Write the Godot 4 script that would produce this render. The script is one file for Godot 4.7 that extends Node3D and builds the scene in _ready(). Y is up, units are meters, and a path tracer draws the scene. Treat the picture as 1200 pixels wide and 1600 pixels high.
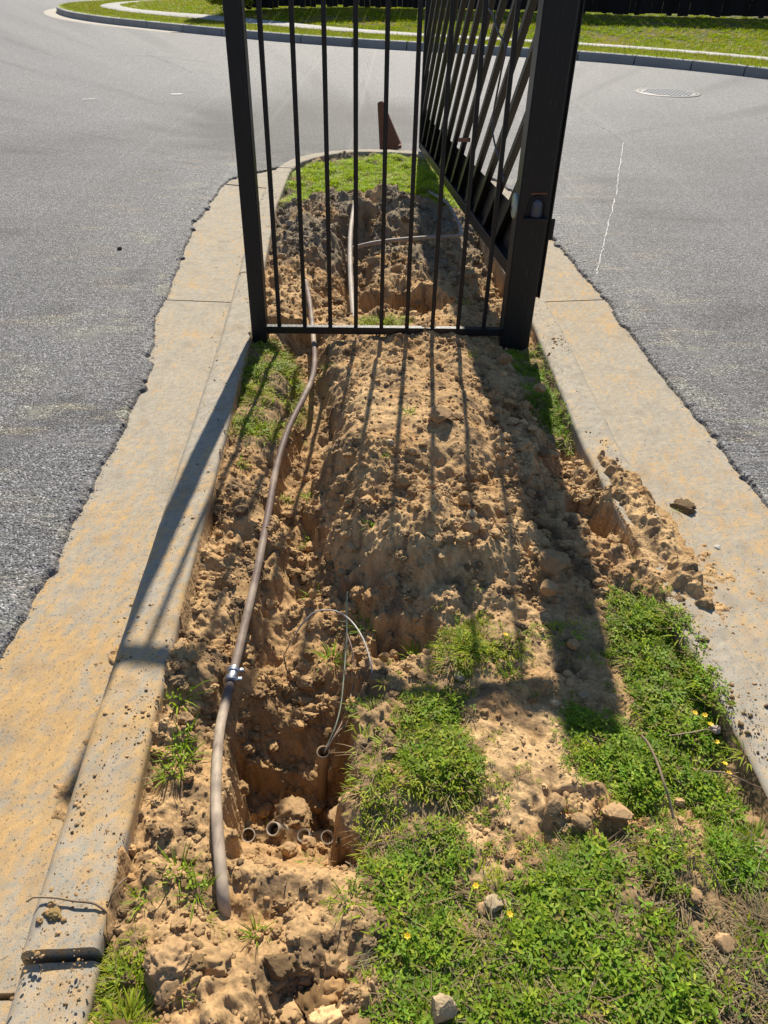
extends Node3D
# A dug-up traffic island with a steel gate between two asphalt lanes.

var taken := {}
var rng := RandomNumberGenerator.new()
var wide := FastNoiseLite.new()
var mid := FastNoiseLite.new()
var fine := FastNoiseLite.new()
var lump_a := FastNoiseLite.new()
var lump_b := FastNoiseLite.new()
var lump_c := FastNoiseLite.new()
var M := {}
var green := PackedFloat32Array()
var rough := PackedFloat32Array()
const GX := 130
const GZ := 420
const CELL := 0.02
const X0 := -1.2
const Z0 := -7.4

var left_in := [Vector2(-6.15, -0.8), Vector2(-5.18, -0.774), Vector2(-3.07, -0.605), Vector2(-1.22, -0.497), Vector2(-0.44, -0.445), Vector2(3.5, -0.38)]
var right_in := [Vector2(-6.15, 0.52), Vector2(-5.2, 0.54), Vector2(-4.38, 0.574), Vector2(-4.1, 0.6), Vector2(-3.26, 0.659), Vector2(-2.18, 0.679), Vector2(-1.42, 0.739), Vector2(-0.93, 0.781), Vector2(3.5, 0.9)]
# how far the asphalt edge lies from the kerb's inner face
var left_road := [Vector2(-6.15, 0.56), Vector2(-5.6, 0.56), Vector2(-4.86, 0.56), Vector2(-4.0, 0.53), Vector2(-3.6, 0.53), Vector2(-3.19, 0.48), Vector2(-2.7, 0.44), Vector2(-2.13, 0.45), Vector2(-1.29, 0.475), Vector2(3.5, 0.5)]
var right_road := [Vector2(-6.15, 0.42), Vector2(-5.16, 0.53), Vector2(-3.84, 0.58), Vector2(-3.2, 0.55), Vector2(-2.6, 0.6), Vector2(-2.07, 0.62), Vector2(3.5, 0.66)]
const KERB_W := 0.135
const KERB_TOP := 0.13

var conduit_path: PackedVector3Array
var grass_patches := []


class Shape:
	var v := PackedVector3Array()
	var n := PackedVector3Array()
	var c := PackedColorArray()
	var ix := PackedInt32Array()
	var tint := Color.WHITE

	func point(p: Vector3, nn: Vector3, col: Color) -> int:
		v.append(p); n.append(nn); c.append(col)
		return v.size() - 1

	func tri(a: Vector3, b: Vector3, d: Vector3, out: Vector3) -> void:
		var nn := (b - a).cross(d - a).normalized()
		if nn.dot(out) < 0.0:
			nn = -nn
		var k := v.size()
		point(a, nn, tint); point(b, nn, tint); point(d, nn, tint)
		if (b - a).cross(d - a).dot(nn) > 0.0:
			ix.append_array([k, k + 2, k + 1])
		else:
			ix.append_array([k, k + 1, k + 2])

	func quad(a: Vector3, b: Vector3, d: Vector3, e: Vector3, out: Vector3) -> void:
		tri(a, b, d, out); tri(a, d, e, out)

	# a box with chamfered edges
	func box(t: Transform3D, size: Vector3, cut := 0.003) -> void:
		var h := size * 0.5
		cut = minf(cut, 0.45 * minf(size.x, minf(size.y, size.z)))
		var at := func(s: Vector3, axis: int) -> Vector3:
			var p := Vector3(s.x * (h.x - cut), s.y * (h.y - cut), s.z * (h.z - cut))
			p[axis] = s[axis] * h[axis]
			return t * p
		for axis in 3:
			var b := (axis + 1) % 3
			var d := (axis + 2) % 3
			for s in [-1.0, 1.0]:
				var q := []
				for k in [[-1.0, -1.0], [1.0, -1.0], [1.0, 1.0], [-1.0, 1.0]]:
					var sg := Vector3.ZERO
					sg[axis] = s; sg[b] = k[0]; sg[d] = k[1]
					q.append((at as Callable).call(sg, axis))
				var out := Vector3.ZERO
				out[axis] = s
				quad(q[0], q[1], q[2], q[3], t.basis * out)
			for sb in [-1.0, 1.0]:
				for sd in [-1.0, 1.0]:
					var lo := Vector3.ZERO
					lo[axis] = -1.0; lo[b] = sb; lo[d] = sd
					var hi := lo
					hi[axis] = 1.0
					var out := lo + hi
					quad((at as Callable).call(lo, b), (at as Callable).call(hi, b), (at as Callable).call(hi, d), (at as Callable).call(lo, d), t.basis * out)
		for sx in [-1.0, 1.0]:
			for sy in [-1.0, 1.0]:
				for sz in [-1.0, 1.0]:
					var sg := Vector3(sx, sy, sz)
					tri((at as Callable).call(sg, 0), (at as Callable).call(sg, 1), (at as Callable).call(sg, 2), t.basis * sg)

	# a round tube along points; radii and colours one per point
	func tube(pts: PackedVector3Array, radii: PackedFloat32Array, sides: int, cols: PackedColorArray, caps := true) -> void:
		var up := Vector3.UP
		var first := v.size()
		for k in pts.size():
			var dir := (pts[mini(k + 1, pts.size() - 1)] - pts[maxi(k - 1, 0)]).normalized()
			if absf(dir.dot(up)) > 0.95:
				up = Vector3.RIGHT if absf(dir.x) < 0.9 else Vector3.FORWARD
			var a := dir.cross(up).normalized()
			var b := dir.cross(a).normalized()
			up = -b
			for j in sides:
				var ang := TAU * j / sides
				var o := a * cos(ang) + b * sin(ang)
				point(pts[k] + o * radii[k], o, cols[k])
		for k in pts.size() - 1:
			for j in sides:
				var p := first + k * sides + j
				var q := first + k * sides + (j + 1) % sides
				ix.append_array([p, p + sides, q, q, p + sides, q + sides])
		if caps:
			for e in [0, pts.size() - 1]:
				var out := (pts[e] - pts[1 if e == 0 else e - 1]).normalized()
				for j in range(1, sides - 1):
					tint = cols[e]
					tri(v[first + e * sides], v[first + e * sides + j], v[first + e * sides + j + 1], out)
		tint = Color.WHITE

	# turns a profile of (radius, height) round the y axis of t
	func lathe(t: Transform3D, profile: PackedVector2Array, sides: int) -> void:
		for k in profile.size() - 1:
			var a := profile[k]
			var b := profile[k + 1]
			var nn := Vector2(b.y - a.y, a.x - b.x).normalized()
			var first := v.size()
			for j in sides + 1:
				var ang := TAU * j / sides
				var r := Vector3(cos(ang), 0, sin(ang))
				var o := (t.basis * (r * nn.x + Vector3.UP * nn.y)).normalized()
				point(t * (r * a.x + Vector3.UP * a.y), o, tint)
				point(t * (r * b.x + Vector3.UP * b.y), o, tint)
			for j in sides:
				var p := first + j * 2
				ix.append_array([p, p + 2, p + 1, p + 1, p + 2, p + 3])

	func mesh() -> ArrayMesh:
		var arr := []
		arr.resize(Mesh.ARRAY_MAX)
		arr[Mesh.ARRAY_VERTEX] = v
		arr[Mesh.ARRAY_NORMAL] = n
		arr[Mesh.ARRAY_COLOR] = c
		arr[Mesh.ARRAY_INDEX] = ix
		var m := ArrayMesh.new()
		m.add_surface_from_arrays(Mesh.PRIMITIVE_TRIANGLES, arr)
		return m


# ---------------------------------------------------------------- naming
func numbered(called: String) -> String:
	var k: int = taken.get(called, -1) + 1
	taken[called] = k
	return called if k == 0 else "%s_%03d" % [called, k]

func tag(o: Node, label: String, category: String, group := "", kind := "") -> Node:
	o.set_meta("label", label)
	if category: o.set_meta("category", category)
	if group: o.set_meta("group", group)
	if kind: o.set_meta("kind", kind)
	return o

func thing(called: String, label: String, category: String, at := Vector3.ZERO, turn := 0.0, group := "") -> Node3D:
	var o := Node3D.new()
	o.name = numbered(called)
	add_child(o)
	o.position = at
	o.rotation.y = turn
	tag(o, label, category, group)
	return o

func put(called: String, m: Mesh, mat: Material, parent: Node = null) -> MeshInstance3D:
	var o := MeshInstance3D.new()
	o.mesh = m
	o.material_override = null
	for k in m.get_surface_count():
		o.set_surface_override_material(k, mat)
	if parent == null:
		o.name = numbered(called)
		add_child(o)
	else:
		o.name = called
		parent.add_child(o, true)
	return o

func struct(called: String, m: Mesh, mat: Material, label := "") -> MeshInstance3D:
	var o := put(called, m, mat)
	o.set_meta("kind", "structure")
	if label: o.set_meta("label", label)
	return o

func many(called: String, m: Mesh, mat: Material, where: Array, tints: PackedColorArray, parent: Node = null) -> MultiMeshInstance3D:
	var mm := MultiMesh.new()
	mm.transform_format = MultiMesh.TRANSFORM_3D
	mm.use_colors = true
	mm.mesh = m
	mm.instance_count = where.size()
	for k in where.size():
		mm.set_instance_transform(k, where[k])
		mm.set_instance_color(k, tints[k])
	var o := MultiMeshInstance3D.new()
	o.multimesh = mm
	o.material_override = mat
	o.set_meta("kind", "stuff")
	if parent == null:
		o.name = numbered(called)
		add_child(o)
	else:
		o.name = called
		parent.add_child(o, true)
	return o


# ---------------------------------------------------------------- maths
func table(t: Array, k: float) -> float:
	if k <= t[0].x: return t[0].y
	for j in range(1, t.size()):
		if k <= t[j].x:
			var f: float = (k - t[j - 1].x) / (t[j].x - t[j - 1].x)
			return lerpf(t[j - 1].y, t[j].y, f)
	return t[-1].y

func ss(a: float, b: float, x: float) -> float:
	var t := clampf((x - a) / (b - a), 0.0, 1.0)
	return t * t * (3.0 - 2.0 * t)

func inner_left(z: float) -> float:
	if z < -6.15:
		var q := clampf((-6.15 - z) / 0.83, 0.0, 1.0)
		return -0.14 - 0.66 * pow(maxf(0.0, 1.0 - pow(q, 2.1)), 1.0 / 2.1)
	return table(left_in, z)

func inner_right(z: float) -> float:
	if z < -6.15:
		var q := clampf((-6.15 - z) / 0.83, 0.0, 1.0)
		return -0.14 + 0.66 * pow(maxf(0.0, 1.0 - pow(q, 2.8)), 1.0 / 2.8)
	return table(right_in, z)

# the kerb's inner line round the island, with outward normals
func kerb_line() -> Array:
	var pts := PackedVector2Array()
	var z := 3.4
	while z > -6.15:
		pts.append(Vector2(table(left_in, z), z))
		z -= 0.012
	for k in 121:
		var a := PI * k / 120.0
		var e := 2.0 / (2.1 if k < 60 else 2.8)
		var cx := cos(a)
		pts.append(Vector2(-0.14 - 0.66 * signf(cx) * pow(absf(cx), e), -6.15 - 0.83 * pow(sin(a), e)))
	z = -6.13
	while z < 3.4:
		pts.append(Vector2(table(right_in, z), z))
		z += 0.012
	# even spacing and a little smoothing
	for pass_ in 16:
		var old := pts.duplicate()
		for k in range(1, pts.size() - 1):
			pts[k] = old[k - 1] * 0.25 + old[k] * 0.5 + old[k + 1] * 0.25
	var nn := PackedVector2Array()
	for k in pts.size():
		var d := (pts[mini(k + 2, pts.size() - 1)] - pts[maxi(k - 2, 0)]).normalized()
		nn.append(Vector2(d.y, -d.x))
	return [pts, nn]

func road_gap(p: Vector2, n: Vector2) -> float:
	var l := table(left_road, p.y)
	var r := table(right_road, p.y)
	if p.y > -6.15:
		return l if n.x < 0.0 else r
	var f := clampf(n.x * 0.5 + 0.5, 0.0, 1.0)
	return lerpf(0.56, 0.42, f) - 0.3 * ss(0.15, 0.9, -n.y)

# distance from p to a chain of (x, z, half width, depth), with the values there
func chain(p: Vector2, c: Array) -> Vector4:
	var best := Vector4(1e9, 0, 0, 0)
	for k in c.size() - 1:
		var a: Vector4 = c[k]
		var b: Vector4 = c[k + 1]
		var pa := Vector2(a.x, a.y)
		var ab := Vector2(b.x, b.y) - pa
		var t := clampf((p - pa).dot(ab) / ab.length_squared(), 0.0, 1.0)
		var q := pa + ab * t
		var d := p.distance_to(q)
		if d < best.x:
			best = Vector4(d, lerpf(a.z, b.z, t), lerpf(a.w, b.w, t), p.x - q.x)
	return best

func lookup(grid: PackedFloat32Array, x: float, z: float) -> float:
	var fx := clampf((x - X0) / CELL, 0.0, GX - 1.001)
	var fz := clampf((z - Z0) / CELL, 0.0, GZ - 1.001)
	var i := int(fx)
	var j := int(fz)
	fx -= i
	fz -= j
	var k := j * GX + i
	return lerpf(lerpf(grid[k], grid[k + 1], fx), lerpf(grid[k + GX], grid[k + GX + 1], fx), fz)

var trench := [Vector4(-0.42, -3.5, 0.06, 0.12), Vector4(-0.38, -3.1, 0.075, 0.13), Vector4(-0.325, -2.7, 0.08, 0.13), Vector4(-0.31, -2.3, 0.075, 0.115), Vector4(-0.29, -1.9, 0.085, 0.105), Vector4(-0.25, -1.55, 0.12, 0.12), Vector4(-0.19, -1.3, 0.16, 0.16), Vector4(-0.165, -1.15, 0.14, 0.25)]
var back_trench := [Vector4(-0.22, -4.9, 0.09, 0.1), Vector4(-0.2, -4.2, 0.1, 0.1), Vector4(-0.16, -3.5, 0.06, 0.08)]
var spill := [Vector4(0.71, -2.12, 0.035, 0.142), Vector4(0.77, -1.92, 0.075, 0.15), Vector4(0.78, -1.7, 0.06, 0.143), Vector4(0.84, -1.5, 0.08, 0.15), Vector4(0.86, -1.42, 0.05, 0.14)]

# how crumbled the soil is: 0 trodden flat, 1 loose clods
func crumble(x: float, z: float) -> float:
	var r := 0.45
	r = maxf(r, 1.0 * ss(-0.62, -0.5, z) * (1.0 - ss(0.0, 0.15, x)))
	r = maxf(r, ss(-1.5, -1.3, z) * (1.0 - ss(-1.0, -0.9, z)) * (1.0 - ss(0.0, 0.1, x)))
	r = maxf(r, 0.95 * ss(0.25, 0.4, x) * ss(-2.9, -2.5, z) * (1.0 - ss(-1.5, -1.4, z)))
	r = maxf(r, 0.8 * (1.0 - ss(-3.5, -3.3, z)))
	r = maxf(r, 0.85 * ss(-2.2, -1.9, z) * (1.0 - ss(-1.5, -1.4, z)))
	var patch := Vector2((x - 0.36) / 0.17, (z + 0.95) / 0.2).length()
	r *= 0.3 + 0.7 * ss(0.7, 1.1, patch)
	patch = Vector2((x - 0.12) / 0.24, (z + 2.25) / 0.3).length()
	r *= 0.45 + 0.55 * ss(0.5, 1.2, patch)
	patch = Vector2((x - 0.4) / 0.1, (z + 0.83) / 0.07).length()
	r = maxf(r, 1.0 - ss(0.7, 1.2, patch))
	r *= 0.7 + 0.6 * (mid.get_noise_2d(x * 2.2 + 40.0, z * 2.2) + 0.35)
	return clampf(r, 0.0, 1.0)

func dome(v: float, r: float) -> float:
	var d := (v + 1.0) / r
	return 0.6 * maxf(0.0, 1.0 - d * d)

func soil_height(x: float, z: float) -> float:
	var xl := inner_left(z)
	var xr := inner_right(z)
	var w := wide.get_noise_2d(x, z)
	var w2 := wide.get_noise_2d(x + 31.0, z + 17.0)
	var px := x + 0.035 * w + 0.05 * mid.get_noise_2d(x * 0.45 + 30.0, z * 0.45) + 0.028 * mid.get_noise_2d(x * 1.3 + 9.0, z * 1.3) + 0.007 * fine.get_noise_2d(x, z)
	var pz := z + 0.05 * w2 + 0.028 * mid.get_noise_2d(x * 1.3, z * 1.3 + 5.0) + 0.007 * fine.get_noise_2d(x + 2.0, z)
	var p := Vector2(px, pz)
	var h := 0.085 + 0.02 * w
	# the far, grassed nose stands level with the kerb
	h = lerpf(h, 0.105, 1.0 - ss(-5.9, -5.5, z))
	# mound in front of the gate
	var along := ss(-3.75, -3.2, pz) * (1.0 - ss(lerpf(-1.66, -1.85, ss(0.1, 0.25, x)), -1.34, pz))
	var near_gate := 1.0 - ss(-2.95, -2.55, pz)
	var across := ss(-0.34 + 0.22 * near_gate, -0.06 + 0.3 * near_gate, px) * (1.0 - ss(0.2 + 0.15 * near_gate, 0.66 - 0.1 * near_gate, px))
	h += along * across * (0.065 + 0.06 * ss(-3.0, -2.2, pz) + 0.025 * w2)
	# loose heap against the right-hand kerb
	var sp := chain(p, spill)
	h = maxf(h, lerpf(h, sp.z + 0.02 * w2, 1.0 - ss(sp.y * 0.7, sp.y * 1.5, sp.x)))
	# spoil ridges behind the gate
	if z < -3.3:
		var low := ss(-5.0, -4.7, pz) * (1.0 - ss(-3.7, -3.4, pz)) * ss(-0.5, -0.3, px)
		h -= 0.06 * low
		var ridge := Vector2((px + 0.2) / 0.7, (pz + 5.15) / 0.42).length()
		h += 0.115 * (1.0 - ss(0.3, 1.05, ridge)) * (1.0 + 0.7 * mid.get_noise_2d(x * 0.5, z * 0.5))
		ridge = Vector2((px + 0.45) / 0.26, (pz + 4.65) / 0.42).length()
		h += 0.09 * (1.0 - ss(0.25, 1.05, ridge))
		var bt := chain(p, back_trench)
		h -= bt.z * (1.0 - ss(bt.y * 0.5, bt.y * 1.3, bt.x))
		var hole := Vector2((px - 0.1) / 0.24, (pz + 3.76) / 0.2).length()
		h -= 0.24 * (1.0 - ss(0.62, 1.05, hole))
	else:
		# the trench and the pit at its near end
		var t := chain(p, trench)
		var soft := 2.6 if t.w < 0.0 else lerpf(2.8, 1.3, ss(-1.5, -1.2, pz))
		var cut := t.z * (1.0 - ss(t.y * (0.2 if t.w < 0.0 else 0.45), t.y * soft, t.x))
		var floor_ := 0.085 - cut - 0.035 * ss(-3.3, -1.6, pz) * float(cut > 0.1)
		if cut > 0.0:
			h = lerpf(h, floor_, clampf(cut / t.z, 0.0, 1.0))
		var under_bank := Vector2((px + 0.0) / 0.15, (pz + 1.33) / 0.1).length()
		h -= 0.1 * (1.0 - ss(0.5, 1.15, under_bank)) * float(h > 0.0)
		if z > -1.4:
			var dx := maxf(-0.315 - px, px + 0.035)
			var dz := maxf(-1.1 - pz, pz + 0.69)
			var inside := 1.0 - ss(-0.02, 0.012, maxf(dx, dz + 0.0))
			var deep := lerpf(-0.12, -0.27, ss(-1.2, -1.02, z))
			deep = lerpf(deep, -0.112, ss(-0.96, -0.9, z))
			deep = lerpf(deep, -0.085, ss(-0.875, -0.85, z))
			deep = lerpf(deep, 0.085, ss(-0.85, -0.68, z))
			deep -= 0.05 * ss(-0.12, -0.05, x) * ss(-1.1, -1.0, z) * (1.0 - ss(-0.9, -0.75, z))
			h = lerpf(h, minf(h, deep), inside)
		var hole := Vector2((px - 0.635) / 0.05, (pz + 1.86) / 0.09).length()
		h -= 0.2 * (1.0 - ss(0.6, 1.15, hole))
		# furrow at the foot of the right-hand kerb
		h -= 0.012 * (1.0 - ss(0.015, 0.05, absf(x - xr + 0.03))) * (1.0 - ss(-0.9, -0.6, z)) * ss(-3.0, -2.6, z) * float(z > -1.35 or z < -2.15)
		# front heap of crumbs on the left
		h += 0.035 * ss(-0.66, -0.5, z) * (1.0 - ss(-0.1, 0.05, x)) * (0.6 + w2)
		# bare slab of subsoil with a broken end
		var slab := Vector2((px - 0.42) / 0.1, (pz + 0.84) / 0.07).length()
		h += 0.02 * (1.0 - ss(0.5, 1.0, slab))
	# clods and grain
	var r := lookup(rough, x, z)
	var g := lookup(green, x, z)
	var jx := x + 0.012 * mid.get_noise_2d(x * 2.0, z * 2.0) + 0.004 * fine.get_noise_2d(x, z + 3.0)
	var jz := z + 0.012 * mid.get_noise_2d(x * 2.0 + 7.0, z * 2.0) + 0.004 * fine.get_noise_2d(x + 5.0, z)
	var pick := mid.get_noise_2d(x * 1.7 + 20.0, z * 1.7)
	var la := dome(lump_a.get_noise_2d(jx, jz), 0.58) * ss(-0.15, 0.25, pick)
	var lb := dome(lump_b.get_noise_2d(jx, jz), 0.62) * ss(-0.35, 0.15, fine.get_noise_2d(x * 0.35, z * 0.35 + 9.0) + 0.3 * pick)
	var lc := dome(lump_c.get_noise_2d(jx, jz), 0.66)
	h += 0.024 * mid.get_noise_2d(x, z) * (0.45 + r) + 0.009 * fine.get_noise_2d(x, z) * (0.35 + r)
	var loose := r * (1.0 - 0.6 * g)
	h += loose * (0.022 * la * (0.7 + 0.6 * w) + 0.018 * lb + 0.0075 * lc) - 0.012 * loose + loose * 0.08 * mid.get_noise_2d(x * 0.42 + 3.0, z * 0.42)
	# the pipe lies clear of the ground
	if z > -3.9 and z < -0.67 and x < -0.2 and x > -0.52:
		for k in conduit_path.size() - 1:
			var a := conduit_path[k]
			var b := conduit_path[k + 1]
			if z > a.z + 0.03 or z < b.z - 0.03: continue
			var tt := clampf((z - a.z) / (b.z - a.z), 0.0, 1.0)
			var q := a.lerp(b, tt)
			var d := absf(x - q.x)
			if d < 0.07:
				h = minf(h, q.y - 0.008 + 12.0 * d * d)
			break
	# over the concrete: only what has been spilled lies there
	var out := maxf(xl - x, x - xr)
	if z < -5.6 and out > -0.02:
		return -0.15
	if out > 0.0:
		if x < 0.0 and z > -0.57: return -0.15
		var under := KERB_TOP if out < KERB_W else -0.032
		under = lerpf(KERB_TOP, -0.032, ss(KERB_W - 0.012, KERB_W + 0.03, out))
		var dust := 0.0
		if x < 0.0:
			dust = 0.36 * ss(-2.4, -0.9, z) + 0.26 * (1.0 - ss(0.0, 0.09, absf(out - KERB_W - 0.03))) * ss(-4.6, -3.9, z) - 0.5 * ss(-0.62, -0.5, z) * float(out < KERB_W)
		else:
			dust = 0.75 * (1.0 - ss(0.1, 0.5, absf(z + 1.7))) + 0.2 * (1.0 - ss(0.1, 0.5, absf(z + 3.6)))
		var t := dust - 0.62 + 0.55 * mid.get_noise_2d(x * 0.8 + 3.0, z * 0.8) + 0.3 * fine.get_noise_2d(x * 0.7, z * 0.7)
		var layer := under - 0.004 + clampf(t, -0.3, 0.35) * 0.02 + (0.006 * lb + 0.005 * lc) * ss(0.0, 0.15, t) * 1.2
		if x < 0.0: layer -= 0.06 * (1.0 - ss(0.01, 0.05, absf(out - KERB_W)))
		var heap := sp.z + 0.02 * w2 - 0.27 * ss(sp.y * 0.5, sp.y * 2.1, sp.x) + 0.024 * lb + 0.016 * lc + 0.02 * mid.get_noise_2d(x, z)
		if sp.x > sp.y * 2.2: heap = -1.0
		if x > 0.0:
			# outside the kerb the spill only banks up against its face and thins out
			var bank := (1.0 - ss(0.1, 0.42, absf(z + 1.88 + 0.15 * w2))) * exp(-maxf(0.0, out - KERB_W) / 0.07)
			var low := -0.05 + 0.13 * bank + (0.012 * lb + 0.008 * lc + 0.012 * mid.get_noise_2d(x, z)) * (0.3 + bank)
			heap = lerpf(heap, low, ss(KERB_W - 0.03, KERB_W + 0.03, out))
		return maxf(layer, heap)
	return h

func soil_colour(x: float, z: float, h: float, steep: float) -> Color:
	var tan_ := Color(0.48, 0.308, 0.15)
	var a := mid.get_noise_2d(x * 0.6 + 70.0, z * 0.6)
	var b := wide.get_noise_2d(x * 0.9 - 20.0, z * 0.9)
	var f := fine.get_noise_2d(x + 4.0, z)
	var c := tan_
	c = c.lerp(Color(0.57, 0.38, 0.19), ss(-0.05, 0.5, b + 0.5 * f))
	c = c.lerp(Color(0.42, 0.24, 0.1), 0.65 * ss(0.05, 0.5, a))
	c = c.lerp(Color(0.19, 0.125, 0.07), 0.85 * ss(0.15, 0.45, mid.get_noise_2d(x * 1.3, z * 1.3 + 60.0) + 0.3 * f))
	# grey topsoil thrown up behind the gate
	var grey := (1.0 - ss(-4.5, -4.0, z)) * ss(-0.25, 0.25, wide.get_noise_2d(x * 1.4, z * 1.4 + 9.0) + 0.3 * f + 0.22 - 0.3 * x)
	c = c.lerp(Color(0.26, 0.21, 0.145), 0.9 * grey)
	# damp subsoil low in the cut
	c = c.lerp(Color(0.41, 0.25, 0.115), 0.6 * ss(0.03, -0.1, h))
	# roots and humus under the turf
	var g := lookup(green, x, z)
	c = c.lerp(Color(0.2, 0.15, 0.085), 0.55 * ss(0.2, 0.8, g))
	# dark turf line at the lip of the cut
	c = c.lerp(Color(0.17, 0.115, 0.07), 0.6 * ss(0.5, 1.2, steep) * ss(0.03, 0.06, h) * (1.0 - ss(0.09, 0.14, h)) * ss(-0.3, 0.3, f + a))
	var k := 1.0 + 0.3 * f + 0.2 * fine.get_noise_2d(x * 3.0, z * 3.0)
	return Color(c.r * k, c.g * k, c.b * k)


# a sheet of w x h points; normals from their neighbours
func sheet(pts: PackedVector3Array, cols: PackedColorArray, w: int, h: int, up: Vector3) -> ArrayMesh:
	var s := Shape.new()
	s.v = pts
	s.c = cols
	var nn := PackedVector3Array()
	nn.resize(pts.size())
	var flip := 0.0
	for j in h:
		for i in w:
			var k := j * w + i
			var du := pts[k + (1 if i < w - 1 else 0)] - pts[k - (1 if i > 0 else 0)]
			var dv := pts[k + (w if j < h - 1 else 0)] - pts[k - (w if j > 0 else 0)]
			var q := du.cross(dv).normalized()
			nn[k] = q
			flip += q.dot(up)
	if flip < 0.0:
		for k in nn.size(): nn[k] = -nn[k]
	s.n = nn
	var ix := PackedInt32Array()
	ix.resize((w - 1) * (h - 1) * 6)
	var at := 0
	for j in h - 1:
		for i in w - 1:
			var k := j * w + i
			if flip < 0.0:
				ix[at] = k; ix[at + 1] = k + 1; ix[at + 2] = k + w
				ix[at + 3] = k + 1; ix[at + 4] = k + w + 1; ix[at + 5] = k + w
			else:
				ix[at] = k; ix[at + 1] = k + w; ix[at + 2] = k + 1
				ix[at + 3] = k + 1; ix[at + 4] = k + w; ix[at + 5] = k + w + 1
			at += 6
	s.ix = ix
	return s.mesh()


# ---------------------------------------------------------------- materials
func noise_picture(kind: int, cell: int, freq: float, size: int, ramp: Array, seed_: int, octaves := 1, as_normal := 0.0) -> NoiseTexture2D:
	var n := FastNoiseLite.new()
	n.noise_type = kind
	n.seed = seed_
	n.frequency = freq
	n.fractal_type = FastNoiseLite.FRACTAL_FBM if octaves > 1 else FastNoiseLite.FRACTAL_NONE
	n.fractal_octaves = octaves
	if kind == FastNoiseLite.TYPE_CELLULAR:
		n.cellular_return_type = cell
		n.cellular_distance_function = FastNoiseLite.DISTANCE_EUCLIDEAN
		n.cellular_jitter = 1.0
	var t := NoiseTexture2D.new()
	t.width = size
	t.height = size
	t.seamless = true
	t.noise = n
	if ramp:
		var g := Gradient.new()
		g.offsets = PackedFloat32Array(ramp.map(func(r): return r[0]))
		g.colors = PackedColorArray(ramp.map(func(r): return r[1]))
		t.color_ramp = g
	if as_normal > 0.0:
		t.as_normal_map = true
		t.bump_strength = as_normal
	return t

func grey(v: float) -> Color:
	return Color(v, v, v).linear_to_srgb()

func paint(colour: Color, roughness: float, metal := 0.0) -> StandardMaterial3D:
	var m := StandardMaterial3D.new()
	m.albedo_color = colour.linear_to_srgb()
	m.roughness = roughness
	m.metallic = metal
	return m

func mineral(texture: Texture2D, scale: float, bump: Texture2D, depth_cm: float, roughness: float) -> StandardMaterial3D:
	var m := StandardMaterial3D.new()
	m.vertex_color_use_as_albedo = true
	m.albedo_texture = texture
	m.roughness = roughness
	m.metallic_specular = 0.3
	m.uv1_triplanar = true
	m.uv1_world_triplanar = true
	m.uv1_scale = Vector3.ONE * scale
	if bump:
		m.heightmap_enabled = true
		m.heightmap_texture = bump
		m.heightmap_scale = depth_cm
	return m

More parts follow.
